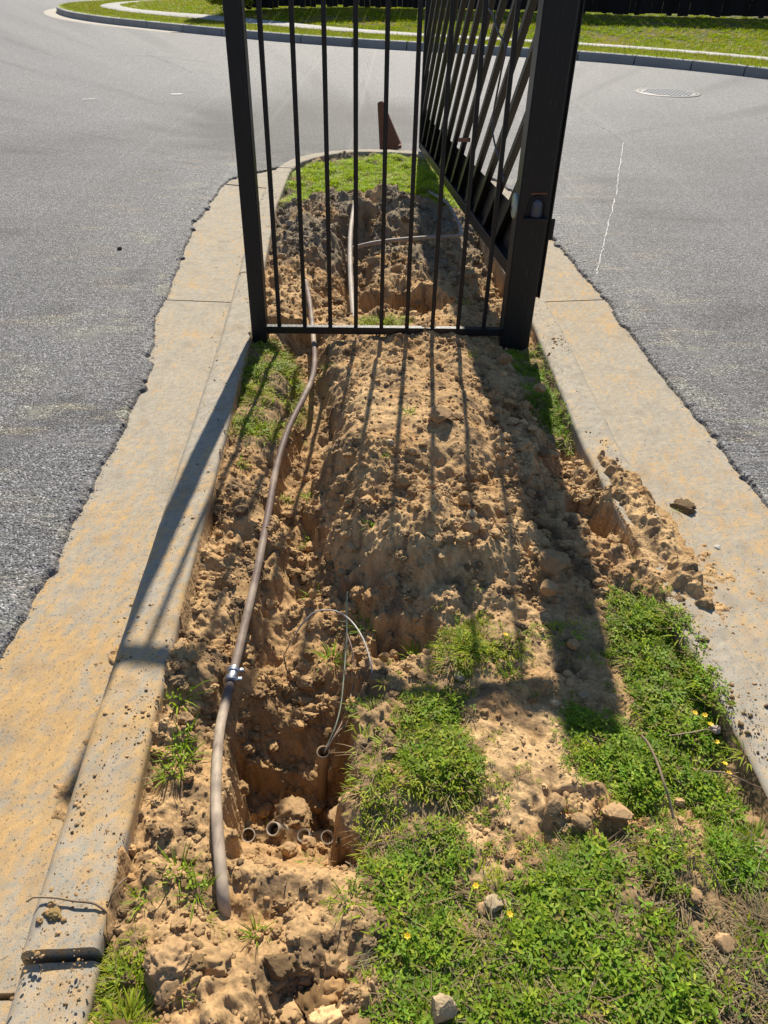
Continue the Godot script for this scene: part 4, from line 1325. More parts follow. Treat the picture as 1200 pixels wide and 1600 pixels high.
# ---------------------------------------------------------------- stones, plants, litter
func build_stones() -> void:
	var dun := Color(0.46, 0.295, 0.15)
	var pale := Color(0.5, 0.385, 0.235)
	var rows := [
		# at, size, squash, colour, cut faces, sunk, label
		[Vector3(0.177, 0.24, -2.139), 0.05, 0.8, dun * 0.9, 5, 0.35, "large rounded tan stone lying on top of the mound"],
		[Vector3(0.239, 0.24, -2.186), 0.03, 0.55, dun, 6, 0.3, "flat tan stone beside the large rounded stone on the mound"],
		[Vector3(0.014, 0.24, -2.005), 0.02, 0.6, pale * 1.25, 5, 0.3, "small whitish pebble on the sunlit crown of the mound"],
		[Vector3(0.247, 0.22, -1.692), 0.022, 0.7, pale, 6, 0.3, "small pale stone on top of the split clod on the mound's right flank"],
		[Vector3(0.244, 0.22, -1.632), 0.035, 0.6, dun * 1.05, 6, 0.35, "split tan clod below a pale stone on the mound's right flank"],
		[Vector3(0.469, 0.16, -1.549), 0.055, 0.75, dun * 0.85, 5, 0.35, "big blocky clod at the lower right of the mound in shade"],
		[Vector3(0.445, 0.14, -1.467), 0.032, 0.95, dun * 1.0, 7, 0.2, "pointed tan stone standing below the big blocky clod"],
		[Vector3(-0.194, -0.08, -1.304), 0.031, 0.95, dun * 0.9, 4, 0.1, "square brown clod resting in the middle of the trench"],
		[Vector3(-0.197, -0.17, -0.969), 0.062, 0.85, dun * 0.85, 4, 0.3, "round boulder of clay behind the pipe ends in the pit"],
		[Vector3(-0.325, 0.13, -0.52), 0.05, 0.75, dun * 1.05, 4, 0.1, "biggest clay clod, near the left kerb at the front"],
		[Vector3(-0.317, 0.1, -0.49), 0.036, 0.8, dun * 0.95, 5, 0.3, "clay clod tucked under the biggest clod at the front"],
		[Vector3(-0.146, -0.085, -0.864), 0.024, 0.8, dun, 4, 0.2, "crumbly clod leaning on the half-buried pipe end"],
		[Vector3(-0.078, -0.09, -0.885), 0.03, 0.8, dun * 0.95, 4, 0.3, "clod wedged between the rightmost pipe end and the pit wall"],
		[Vector3(-0.185, -0.07, -0.842), 0.022, 0.7, dun, 4, 0.35, "clod in front of the two middle pipe ends"],
		[Vector3(0.084, 0.24, -1.966), 0.02, 0.8, dun * 1.1, 4, 0.3, "round tan lump right of the whitish pebble on the mound"],
		[Vector3(0.586, 0.17, -2.58), 0.03, 0.7, dun, 5, 0.3, "tan clod at the mound's edge beside the shaded grass strip"],
		[Vector3(1.068, -0.02, -1.848), 0.017, 0.75, Color(0.68, 0.66, 0.6), 5, 0.0, "white pebble on the right-hand gutter"],
		[Vector3(1.021, -0.02, -2.947), 0.014, 0.8, Color(0.1, 0.11, 0.1), 5, 0.0, "dark grey pebble on the bare right-hand gutter"],
		[Vector3(0.97, -0.02, -2.662), 0.008, 0.8, Color(0.12, 0.12, 0.09), 4, 0.0, "tiny dark pebble below the dark grey one on the right gutter"],
		[Vector3(-1.66, 0, -4.568), 0.018, 0.7, Color(0.06, 0.055, 0.05), 4, 0.0, "black lump lying alone on the left-hand asphalt lane"],
		[Vector3(0.217, 0.12, -0.649), 0.022, 0.75, pale, 7, 0.2, "pale angular stone in the weeds beside a yellow flower"],
		[Vector3(0.198, 0.11, -0.645), 0.016, 0.6, dun * 1.15, 6, 0.3, "tan stone just left of the pale angular stone in the weeds"],
		[Vector3(0.114, 0.13, -0.473), 0.03, 1.1, pale * 0.95, 7, 0.2, "upright wedge of pale stone at the bottom edge of the weeds"],
		[Vector3(0.335, 0.12, -0.59), 0.019, 0.7, dun * 1.2, 6, 0.2, "orange tan stone between weeds and straw at the front"],
		[Vector3(0.609, 0.12, -0.595), 0.022, 0.8, dun * 1.25, 6, 0.1, "bright tan broken stone in the straw at the front right"],
		[Vector3(0.587, 0.12, -0.676), 0.018, 0.7, dun, 5, 0.2, "tan clod between the straw and the right-hand weeds"],
		[Vector3(0.621, 0.1, -0.876), 0.015, 0.9, dun * 1.2, 4, 0.1, "small tan stone by the dry stem near the right kerb"],
		[Vector3(0.749, 0.12, -1.049), 0.017, 0.7, Color(0.5, 0.4, 0.34), 4, 0.1, "pinkish pebble among yellow flowers against the right kerb"],
		[Vector3(0.479, 0.12, -1.289), 0.02, 0.9, dun * 0.95, 6, 0.2, "brown stone in the shaded grass below the mound"],
		[Vector3(0.192, 0.11, -1.19), 0.018, 0.6, pale * 0.85, 5, 0.3, "grey stone above the bare patch beside grass"],
		[Vector3(0.478, 0.11, -1.143), 0.016, 0.7, pale * 0.75, 4, 0.3, "grey stone below the shaded grass by the bare patch"],
		[Vector3(0.408, 0.11, -1.121), 0.014, 0.6, pale, 4, 0.3, "pale pebble at the top of the bare patch"],
		[Vector3(0.357, 0.12, -0.847), 0.034, 0.6, dun * 0.8, 6, 0.4, "cracked brown clod at the lower end of the bare patch"],
		[Vector3(0.407, 0.12, -0.818), 0.024, 0.6, dun * 0.95, 6, 0.3, "reddish clod right of the cracked brown clod"],
		[Vector3(0.486, 0.11, -0.846), 0.04, 0.45, dun * 1.15, 7, 0.3, "flat block of tan subsoil beside the weeds"],
		[Vector3(-0.542, 0.14, -0.598), 0.016, 0.85, Color(0.35, 0.24, 0.1), 3, 0.0, "round ochre clod on the left kerb beside the twig"],
		[Vector3(-0.553, 0.115, -0.526), 0.012, 0.5, dun, 4, 0.0, "flat crumb of clay on the nearest kerb section"],
		[Vector3(-0.541, 0.135, -0.707), 0.006, 0.8, dun, 3, 0.0, "orange pellet of clay in the middle of the left kerb"],
		[Vector3(-0.495, 0.135, -0.916), 0.008, 0.8, Color(0.3, 0.2, 0.1), 3, 0.0, "brown pellet of clay at the inner edge of the left kerb"],
		[Vector3(-1.034, -0.02, -4.361), 0.022, 0.6, Color(0.14, 0.12, 0.1), 4, 0.0, "dark clod on the left gutter beside the post"],
		[Vector3(-0.969, -0.02, -3.641), 0.016, 0.5, Color(0.13, 0.11, 0.08), 4, 0.0, "dark flat clod on the left gutter below its joint"],
		[Vector3(-1.163, -0.02, -5.302), 0.02, 0.5, Color(0.16, 0.15, 0.12), 4, 0.0, "grey stone on the left gutter near the asphalt flake"],
		[Vector3(0.482, 0.16, -2.836), 0.035, 0.9, dun * 0.9, 4, 0.2, "round clod at the foot of the thick gate post"],
		[Vector3(0.938, -0.02, -1.136), 0.0, 0.9, dun, 4, 0.2, ""],
		[Vector3(1.02, -0.02, -2.056), 0.045, 0.95, Color(0.2, 0.14, 0.08), 3, 0.35, "mossy sod fallen against the right kerb's outer face"],
	]
	for k in rows.size():
		var q: Array = rows[k]
		if q[1] == 0.0: continue
		var p: Vector3 = q[0]
		var ground := soil_height(p.x, p.z)
		var y: float = maxf(ground, p.y - 0.03) if p.y > -0.05 or p.y < -0.07 else p.y
		if p.y == -0.02: y = maxf(ground, -0.03)
		if p.y == 0.0: y = 0.0
		var m := lump(4 if q[1] > 0.028 else 3, 100 + k, 0.22 if q[4] < 5 else 0.14, q[4])
		var o := put("stone" if q[4] > 4 else "clod", m, M.stone if q[4] > 4 else M.clod)
		var s := Shape.new()
		var r: float = q[1] * 0.74
		o.scale = Vector3(r * 1.1, r * q[2], r)
		o.rotation = Vector3(0.15 * sin(k * 3.1), k * 1.7, 0.15 * cos(k * 2.3))
		o.position = Vector3(p.x, y + r * q[2] * (0.85 - q[5]), p.z)
		# one tone of its own
		var arr: Array = m.surface_get_arrays(0)
		var cc := PackedColorArray()
		for j in arr[Mesh.ARRAY_VERTEX].size():
			var f: float = 1.0 + 0.25 * wide.get_noise_3dv(arr[Mesh.ARRAY_VERTEX][j] * 0.8 + Vector3(k, 0, 0))
			cc.append(Color(q[3].r * f, q[3].g * f, q[3].b * f))
		arr[Mesh.ARRAY_COLOR] = cc
		var m2 := ArrayMesh.new()
		m2.add_surface_from_arrays(Mesh.PRIMITIVE_TRIANGLES, arr)
		o.mesh = m2
		o.set_surface_override_material(0, M.stone if q[4] > 4 else M.clod)
		tag(o, q[6], "stone" if q[4] > 4 else "clod")

func build_crumbs() -> void:
	var shapes := []
	for k in 6: shapes.append(lump(1 if k < 3 else 3, 40 + k, 0.32, 3 + k % 4))
	var where := [[], [], [], [], [], []]
	var tints := [PackedColorArray(), PackedColorArray(), PackedColorArray(), PackedColorArray(), PackedColorArray(), PackedColorArray()]
	rng.seed = 404
	for k in 170000:
		var z := -0.3 - 2.9 * pow(rng.randf(), 1.3) if rng.randf() < 0.75 else rng.randf_range(-5.6, -3.0)
		var x := rng.randf_range(-1.05, 1.3)
		var xl := inner_left(z)
		var xr := inner_right(z)
		var out := maxf(xl - x, x - xr)
		if out > 0.48: continue
		var chance := lookup(rough, x, z) * (1.0 - 0.75 * lookup(green, x, z))
		if out > 0.0:
			chance = 0.55 * ss(0.12, 0.55, mid.get_noise_2d(x * 0.7, z * 0.7) + 0.25 * ss(-1.6, -0.9, z)) * (0.3 + 0.7 * ss(0.3, 0.0, out)) + 0.02
			if x > 0.0: chance += 0.3 * (1.0 - ss(0.1, 0.55, absf(z + 1.65)))
		var clump := ss(-0.25, 0.4, mid.get_noise_2d(x * 0.9 + 17.0, z * 0.9) + 0.5 * fine.get_noise_2d(x * 0.5, z * 0.5))
		if rng.randf() > (chance * (0.12 + clump) if out <= 0.0 else 1.2 * chance) * 0.8 + 0.015: continue
		var r := minf(0.0023 * pow(rng.randf() + 0.0005, -0.5), (0.019 + 0.012 * ss(-0.65, -0.5, z)) * (0.2 + chance))
		if out > 0.0: r = minf(r * 0.42, 0.006)
		if z < -3.3: r *= 1.3
		var y := soil_height(x, z)
		if out > 0.0:
			y = maxf(y, lerpf(KERB_TOP, -0.032, ss(KERB_W - 0.02, KERB_W + 0.012, out)))
		var v := rng.randi() % 3 if r < 0.006 else 3 + rng.randi() % 3
		var b := Basis(Vector3(rng.randfn(), rng.randfn(), rng.randfn()).normalized(), rng.randf() * TAU).scaled(Vector3(r * rng.randf_range(0.8, 1.3), r * rng.randf_range(0.6, 1.0), r))
		where[v].append(Transform3D(b, Vector3(x, y + r * 0.15, z)))
		var c := soil_colour(x, z, y, 0.0)
		var f := rng.randf_range(0.85, 1.3)
		if rng.randf() < 0.12: f *= 0.55
		if out > 0.0 and rng.randf() < 0.25: f *= 0.7
		tints[v].append(Color(c.r * f, c.g * f, c.b * f))
	var heap := thing("soil_crumbs", "loose crumbs and small clods of tan clay over the dug soil", "soil")
	heap.set_meta("kind", "stuff")
	for k in 6: many("crumbs", shapes[k], M.clod, where[k], tints[k], heap)
	# broken chips along the asphalt edges
	var w2 := []
	var t2 := PackedColorArray()
	var line := kerb_line()
	for k in 1500:
		var i := rng.randi_range(270, line[0].size() - 270)
		var p: Vector2 = line[0][i]
		if p.y < -5.5: continue
		var n: Vector2 = line[1][i]
		var e0 := p + n * road_gap(p, n)
		var ragged := 0.016 * mid.get_noise_2d(e0.x * 0.45, e0.y * 0.45) + 0.012 * mid.get_noise_2d(e0.x * 1.6, e0.y * 1.6)
		var e := e0 + n * (ragged + absf(rng.randfn()) * 0.016 - 0.016)
		var r := rng.randf_range(0.0015, 0.004)
		var inside := e.distance_to(p) > road_gap(p, n) + ragged
		w2.append(Transform3D(Basis(Vector3(rng.randfn(), rng.randfn(), rng.randfn()).normalized(), rng.randf() * TAU).scaled(Vector3(r * 1.2, r * 0.8, r)), Vector3(e.x, (0.0 if inside else -0.02) + r * 0.2, e.y)))
		var f := rng.randf_range(0.22, 0.5)
		t2.append(Color(f, f * 0.98, f * 0.96))
	var g := many("asphalt_gravel", shapes[3], M.clod, w2, t2)
	tag(g, "loose asphalt chips along the broken edges of the road", "gravel", "", "stuff")

func scatter(outline: PackedVector2Array, count: int, edge: float, thin := 0.05) -> Array:
	var lo := outline[0]
	var hi := outline[0]
	for p in outline:
		lo = lo.min(p)
		hi = hi.max(p)
	var out := []
	var tries := 0
	while out.size() < count and tries < count * 12:
		tries += 1
		var p := Vector2(rng.randf_range(lo.x, hi.x), rng.randf_range(lo.y, hi.y))
		p += Vector2(wide.get_noise_2d(p.x * 2.0, p.y * 2.0), wide.get_noise_2d(p.x * 2.0 + 9.0, p.y * 2.0)) * edge + Vector2(mid.get_noise_2d(p.x, p.y + 31.0), mid.get_noise_2d(p.x + 77.0, p.y)) * edge * 1.3
		if not Geometry2D.is_point_in_polygon(p, outline): continue
		if mid.get_noise_2d(p.x * 0.8 + 100.0, p.y * 0.8) + 0.5 * wide.get_noise_2d(p.x * 1.6, p.y * 1.6 + 40.0) < thin + rng.randf_range(-0.16, 0.16): continue
		p += Vector2(rng.randfn(), rng.randfn()) * edge * (1.0 if rng.randf() < 0.85 else 3.5)
		if p.x > inner_right(p.y) + 0.02 or p.x < inner_left(p.y) - 0.01: continue
		out.append(p)
	return out

func build_plants() -> void:
	var blades := []
	var weeds := []
	var straws := []
	for k in 4:
		blades.append(grass_clump(200 + k, 16, 0.036, 0.003, 0.026, 2.2))
		weeds.append(weed_clump(300 + k, 12, 0.0115, 0.034))
		straws.append(straw_clump(400 + k, 16, 0.06))
	rng.seed = 909
	for patch in grass_patches:
		var o := thing("grass_patch", patch.label, "grass")
		o.set_meta("kind", "stuff")
		for sort in [["grass_blades", blades, patch.blades, 1.0], ["weed_leaves", weeds, patch.weeds, 1.0], ["dead_stems", straws, patch.straw, 1.0]]:
			if sort[2] == 0: continue
			var wh := [[], [], [], []]
			var ti := [PackedColorArray(), PackedColorArray(), PackedColorArray(), PackedColorArray()]
			for p in scatter(patch.outline, int(sort[2] * (1.0 if sort[0] == "grass_blades" else 0.58)), 0.02, patch.get("thin", 0.05)):
				var v := rng.randi() % 4
				var sc: float = rng.randf_range(0.7, 1.25) * patch.size
				sc *= lerpf(0.5, 1.0, ss(0.1, 0.9, lookup(green, p.x, p.y)))
				var up := Vector3(rng.randf_range(-0.15, 0.15), 1, rng.randf_range(-0.15, 0.15)).normalized()
				var b := Basis(Quaternion(Vector3.UP, up)) * Basis(Vector3.UP, rng.randf() * TAU)
				wh[v].append(Transform3D(b.scaled(Vector3(sc, sc * rng.randf_range(0.55, 1.05), sc)), Vector3(p.x, soil_height(p.x, p.y), p.y)))
				var f: float = rng.randf_range(0.75, 1.25)
				var yel: float = rng.randf_range(0.85, 1.2) * patch.yellow
				f *= patch.get("bright", 1.0)
				ti[v].append(Color(f * yel, f, f * 0.9))
			for v in 4:
				if wh[v]: many(sort[0], sort[1][v], M.dry if sort[0] == "dead_stems" else M.leaf, wh[v], ti[v], o)
	# single tufts
	var tufts := [
		[Vector3(-0.464, 0.1, -1.109), 1.5, "bright grass tuft against the left kerb below the rail's shadow"],
		[Vector3(-0.419, 0.09, -0.982), 1.1, "thin grass tuft on the trench bank below the bright tuft"],
		[Vector3(-0.415, 0.08, -0.938), 1.2, "grass tuft hanging over the left trench bank"],
		[Vector3(-0.427, 0.09, -0.896), 0.9, "small grey-green tuft above the front left crumbs"],
		[Vector3(-0.254, -0.12, -0.96), 1.0, "grass tuft lying in the pit beside the round boulder"],
		[Vector3(-0.361, 0.11, -0.692), 1.1, "leafy tuft left of the conduit's lower end"],
		[Vector3(-0.32, 0.11, -0.662), 1.0, "grass tuft touching the lower end of the conduit"],
		[Vector3(-0.412, 0.12, -0.646), 0.8, "sprig of grass by the kerb near the twig's root"],
		[Vector3(-0.038, 0.2, -1.459), 1.3, "ragged grass tuft on the front lip of the mound"],
		[Vector3(-0.133, 0.1, -1.382), 1.2, "green tuft under the arching grey wire"],
		[Vector3(0.095, 0.14, -1.327), 1.2, "dark leafy tuft on the bank at the front of the mound"],
		[Vector3(-0.197, 0.14, -1.634), 1.1, "grass tuft on the trench's right bank under a picket's shadow"],
		[Vector3(-0.238, 0.15, -1.871), 0.9, "small sprig on the trench's right bank half way up"],
		[Vector3(-0.26, 0.16, -2.058), 0.9, "upper sprig on the trench's right bank"],
		[Vector3(0.077, 0.24, -2.212), 0.9, "sparse tuft beside the large rounded stone"],
		[Vector3(-0.034, 0.24, -1.697), 0.7, "single seedling on the sunlit face of the mound"],
		[Vector3(-0.005, 0.25, -1.946), 0.6, "tiny seedling left of the whitish pebble"],
		[Vector3(-0.489, 0.1, -2.102), 0.9, "small tuft on the trench's left bank"],
		[Vector3(-0.34, 0, -2.065), 0.8, "tuft in the trench behind the conduit"],
		[Vector3(0.017, 0.11, -0.623), 0.0, ""],
		[Vector3(-0.044, 0.1, -0.657), 0.9, "grass tuft on the front edge of the pit"],
		[Vector3(-0.203, 0.12, -0.6), 0.7, "little upright sprig on the front crumbs"],
		[Vector3(0.347, 0.21, -2.847), 0.9, "yellowish tuft on the mound near the thick gate post"],
		[Vector3(-0.527, 0.13, -3.073), 0.8, "small tuft under the panel's bottom rail by its left post"],
		[Vector3(-0.263, 0.14, -2.933), 0.7, "sprig right of the conduit where it passes the rail"],
		[Vector3(0.356, 0.13, -3.439), 1.0, "dry-tipped tuft behind the panel near the thick post"],
		[Vector3(0.313, 0.11, -1.185), 0.9, "lone sprig on the upper part of the bare patch"],
		[Vector3(1.142, -0.02, -5.8), 0.0, ""],
		[Vector3(1.205, -0.02, -4.012), 0.6, "tiny weed in the joint at the right-hand asphalt edge"],
		[Vector3(0.986, 0.04, -2.052), 0.8, "scrap of turf against the outer face of the right kerb"],
	]
	var tuft_mesh := grass_clump(77, 26, 0.05, 0.003, 0.016, 1.5)
	var leaf_mesh := weed_clump(78, 6, 0.01, 0.025)
	var first: Node3D = null
	for k in tufts.size():
		var q: Array = tufts[k]
		if q[1] == 0.0: continue
		var p: Vector3 = q[0]
		var at := Vector3(p.x, maxf(soil_height(p.x, p.z), -0.03 if p.y > -0.1 and p.y < 0.0 else -1.0), p.z)
		var o: Node3D
		if first == null:
			o = thing("grass_tuft", q[2], "grass tuft", at, 0.0, "single grass tufts on the bare soil")
			put("blades", tuft_mesh, M.leaf, o)
			put("leaves", leaf_mesh, M.leaf, o)
			first = o
		else:
			o = first.duplicate()
			o.name = numbered("grass_tuft")
			add_child(o)
			o.position = at
			o.set_meta("label", q[2])
		o.rotation.y = k * 2.4
		o.scale = Vector3.ONE * q[1]
	# yellow flowers
	var spots := [
		[Vector3(0.182, 0.15, -0.666), "yellow flower above the pale angular stone in the weeds"],
		[Vector3(0.226, 0.15, -0.614), "yellow flower just right of the pale angular stone"],
		[Vector3(0.063, 0.14, -0.585), "lone yellow flower at the left of the front weeds"],
		[Vector3(0.701, 0.16, -1.069), "uppermost yellow flower along the right kerb"],
		[Vector3(0.733, 0.15, -1.068), "yellow flower touching the right kerb above the pinkish pebble"],
		[Vector3(0.728, 0.15, -1.031), "yellow flower beside the pinkish pebble"],
		[Vector3(0.733, 0.15, -0.995), "yellow flower just below the pinkish pebble"],
		[Vector3(0.727, 0.15, -0.937), "larger yellow flower, upper of the lowest two by the right kerb"],
		[Vector3(0.726, 0.14, -0.922), "lowest yellow flower along the right kerb"],
		[Vector3(0.298, 0.17, -1.266), "yellow flower in the shaded grass below the mound"],
	]
	var fl := Shape.new()
	for k in 6:
		var a := TAU * k / 6.0
		var d := Vector3(cos(a), 0.35, sin(a)).normalized()
		leaflet(fl, Vector3(0, 0.03, 0) + d * 0.001, d, Vector3(-d.x * 0.3, 1, -d.z * 0.3).normalized(), 0.006, 0.0045, Color(0.85, 0.55, 0.01))
	var petals := fl.mesh()
	var st := Shape.new()
	st.tube(PackedVector3Array([Vector3(0, -0.02, 0), Vector3(0.002, 0.012, 0), Vector3(0, 0.031, 0)]), PackedFloat32Array([0.0009, 0.0009, 0.0014]), 5, PackedColorArray([Color(0.1, 0.17, 0.03), Color(0.1, 0.17, 0.03), Color(0.5, 0.4, 0.03)]))
	var stem := st.mesh()
	for k in spots.size():
		var p: Vector3 = spots[k][0]
		var o := thing("yellow_flower", spots[k][1], "flower", Vector3(p.x, soil_height(p.x, p.z) + 0.022, p.z), k * 1.3, "small yellow flowers among the weeds")
		o.rotation.x = 0.3 * sin(k * 2.0)
		put("petals", petals, M.flower, o)
		put("stem", stem, M.dry, o)
	# twigs and roots
	var twigs := [
		[[Vector3(-0.598, 0.136, -0.615), Vector3(-0.592, 0.137, -0.619), Vector3(-0.585, 0.138, -0.622), Vector3(-0.55, 0.14, -0.621), Vector3(-0.516, 0.139, -0.617), Vector3(-0.482, 0.139, -0.614), Vector3(-0.464, 0.135, -0.607), Vector3(-0.46, 0.12, -0.606)], 0.0028, "thin brown twig lying across the left kerb"],
		[[Vector3(-0.458, 0.13, -0.612), Vector3(-0.45, 0.15, -0.624), Vector3(-0.444, 0.15, -0.641), Vector3(-0.438, 0.14, -0.659)], 0.0018, "pale straw bridging kerb and soil beside the twig"],
		[[Vector3(0.566, 0.13, -0.998), Vector3(0.571, 0.14, -0.967), Vector3(0.574, 0.145, -0.917), Vector3(0.576, 0.14, -0.876), Vector3(0.585, 0.12, -0.854), Vector3(0.59, 0.1, -0.825)], 0.0038, "grey-brown dead stem curving down beside the right-hand weeds"],
		[[Vector3(0.615, 0.15, -0.985), Vector3(0.638, 0.16, -0.983), Vector3(0.667, 0.16, -0.989), Vector3(0.702, 0.15, -1.004), Vector3(0.728, 0.13, -1.01)], 0.0022, "tan runner stretched across the grass near the pinkish pebble"],
		[[Vector3(0.661, 0.15, -0.901), Vector3(0.697, 0.155, -0.896), Vector3(0.727, 0.15, -0.887), Vector3(0.765, 0.13, -0.884), Vector3(0.811, 0.1, -0.895)], 0.002, "straw-coloured runner at the lower end of the right kerb"],
		[[Vector3(-0.059, -0.04, -0.79), Vector3(-0.05, 0, -0.756), Vector3(-0.04, 0.03, -0.737), Vector3(-0.044, 0.05, -0.74), Vector3(-0.056, 0.05, -0.747)], 0.0018, "pale root sticking out of the pit's right wall"],
		[[Vector3(0.621, 0.13, -0.666), Vector3(0.61, 0.15, -0.685), Vector3(0.603, 0.15, -0.708), Vector3(0.601, 0.12, -0.73)], 0.002, "pale bent root in the straw at the front right"],
		[[Vector3(0.337, 0.15, -3.193), Vector3(0.416, 0.17, -3.3), Vector3(0.496, 0.17, -3.362), Vector3(0.585, 0.15, -3.453)], 0.002, "thin grey twig behind the panel at the thick post"],
		[[Vector3(-0.169, 0.06, -0.725), Vector3(-0.164, 0.06, -0.707), Vector3(-0.163, 0.09, -0.676)], 0.0016, "short pale root hair in the pit's front face"],
	]
	for k in twigs.size():
		var q: Array = twigs[k]
		tag(put("twig" if k in [0, 7] else "root" if k in [5, 6, 8] else "dry_stem", pipe_mesh(smooth_path(q[0], 6), q[1] * 0.75, Color(0.2, 0.14, 0.09), Color(0.36, 0.27, 0.17), 0.3, 7), M.pvc), q[2], "twig" if k in [0, 7] else "root" if k in [5, 6, 8] else "stem")

func build_litter() -> void:
	# leaning cone behind the tip of the island
	var cone := thing("traffic_cone", "rusty brown traffic cone leaning behind the tip of the island", "cone", Vector3(-0.06, 0.0, -7.75))
	var tilt := Transform3D(Basis(Vector3.BACK, 0.27) * Basis(Vector3.RIGHT, 0.05), Vector3(0.03, 0.02, 0))
	var s := Shape.new()
	s.lathe(tilt, PackedVector2Array([Vector2(0.105, 0.02), Vector2(0.1, 0.05), Vector2(0.029, 0.4), Vector2(0.024, 0.405), Vector2(0.02, 0.36), Vector2(0.0, 0.34)]), 32)
	put("body", s.mesh(), M.cone, cone)
	s = Shape.new()
	s.box(tilt * Transform3D(Basis(), Vector3(0, 0.012, 0)), Vector3(0.21, 0.03, 0.21), 0.008)
	put("base", s.mesh(), M.cone, cone)

	var lid := thing("manhole_cover", "round pale grey iron manhole cover in the right-hand lane", "manhole cover", Vector3(3.98, 0.0, -12.42))
	s = Shape.new()
	s.tint = Color(0.2, 0.19, 0.18)
	s.lathe(Transform3D(), PackedVector2Array([Vector2(0.46, -0.02), Vector2(0.46, 0.006), Vector2(0.45, 0.009), Vector2(0.405, 0.009), Vector2(0.4, 0.002)]), 40)
	put("frame", s.mesh(), M.iron, lid)
	s = Shape.new()
	s.tint = Color(0.26, 0.26, 0.27)
	s.lathe(Transform3D(), PackedVector2Array([Vector2(0.396, -0.01), Vector2(0.394, 0.008), Vector2(0.0, 0.008)]), 40)
	put("plate", s.mesh(), M.iron, lid)
	s = Shape.new()
	s.tint = Color(0.42, 0.42, 0.43)
	for i in range(-6, 7):
		for j in range(-6, 7):
			var p := Vector2(i + (0.5 if j % 2 else 0.0), j) * 0.058
			if p.length() > 0.36: continue
			s.box(Transform3D(Basis(Vector3.UP, 0.6), Vector3(p.x, 0.0115, p.y)), Vector3(0.03, 0.007, 0.03), 0.002)
	put("studs", s.mesh(), M.iron, lid)


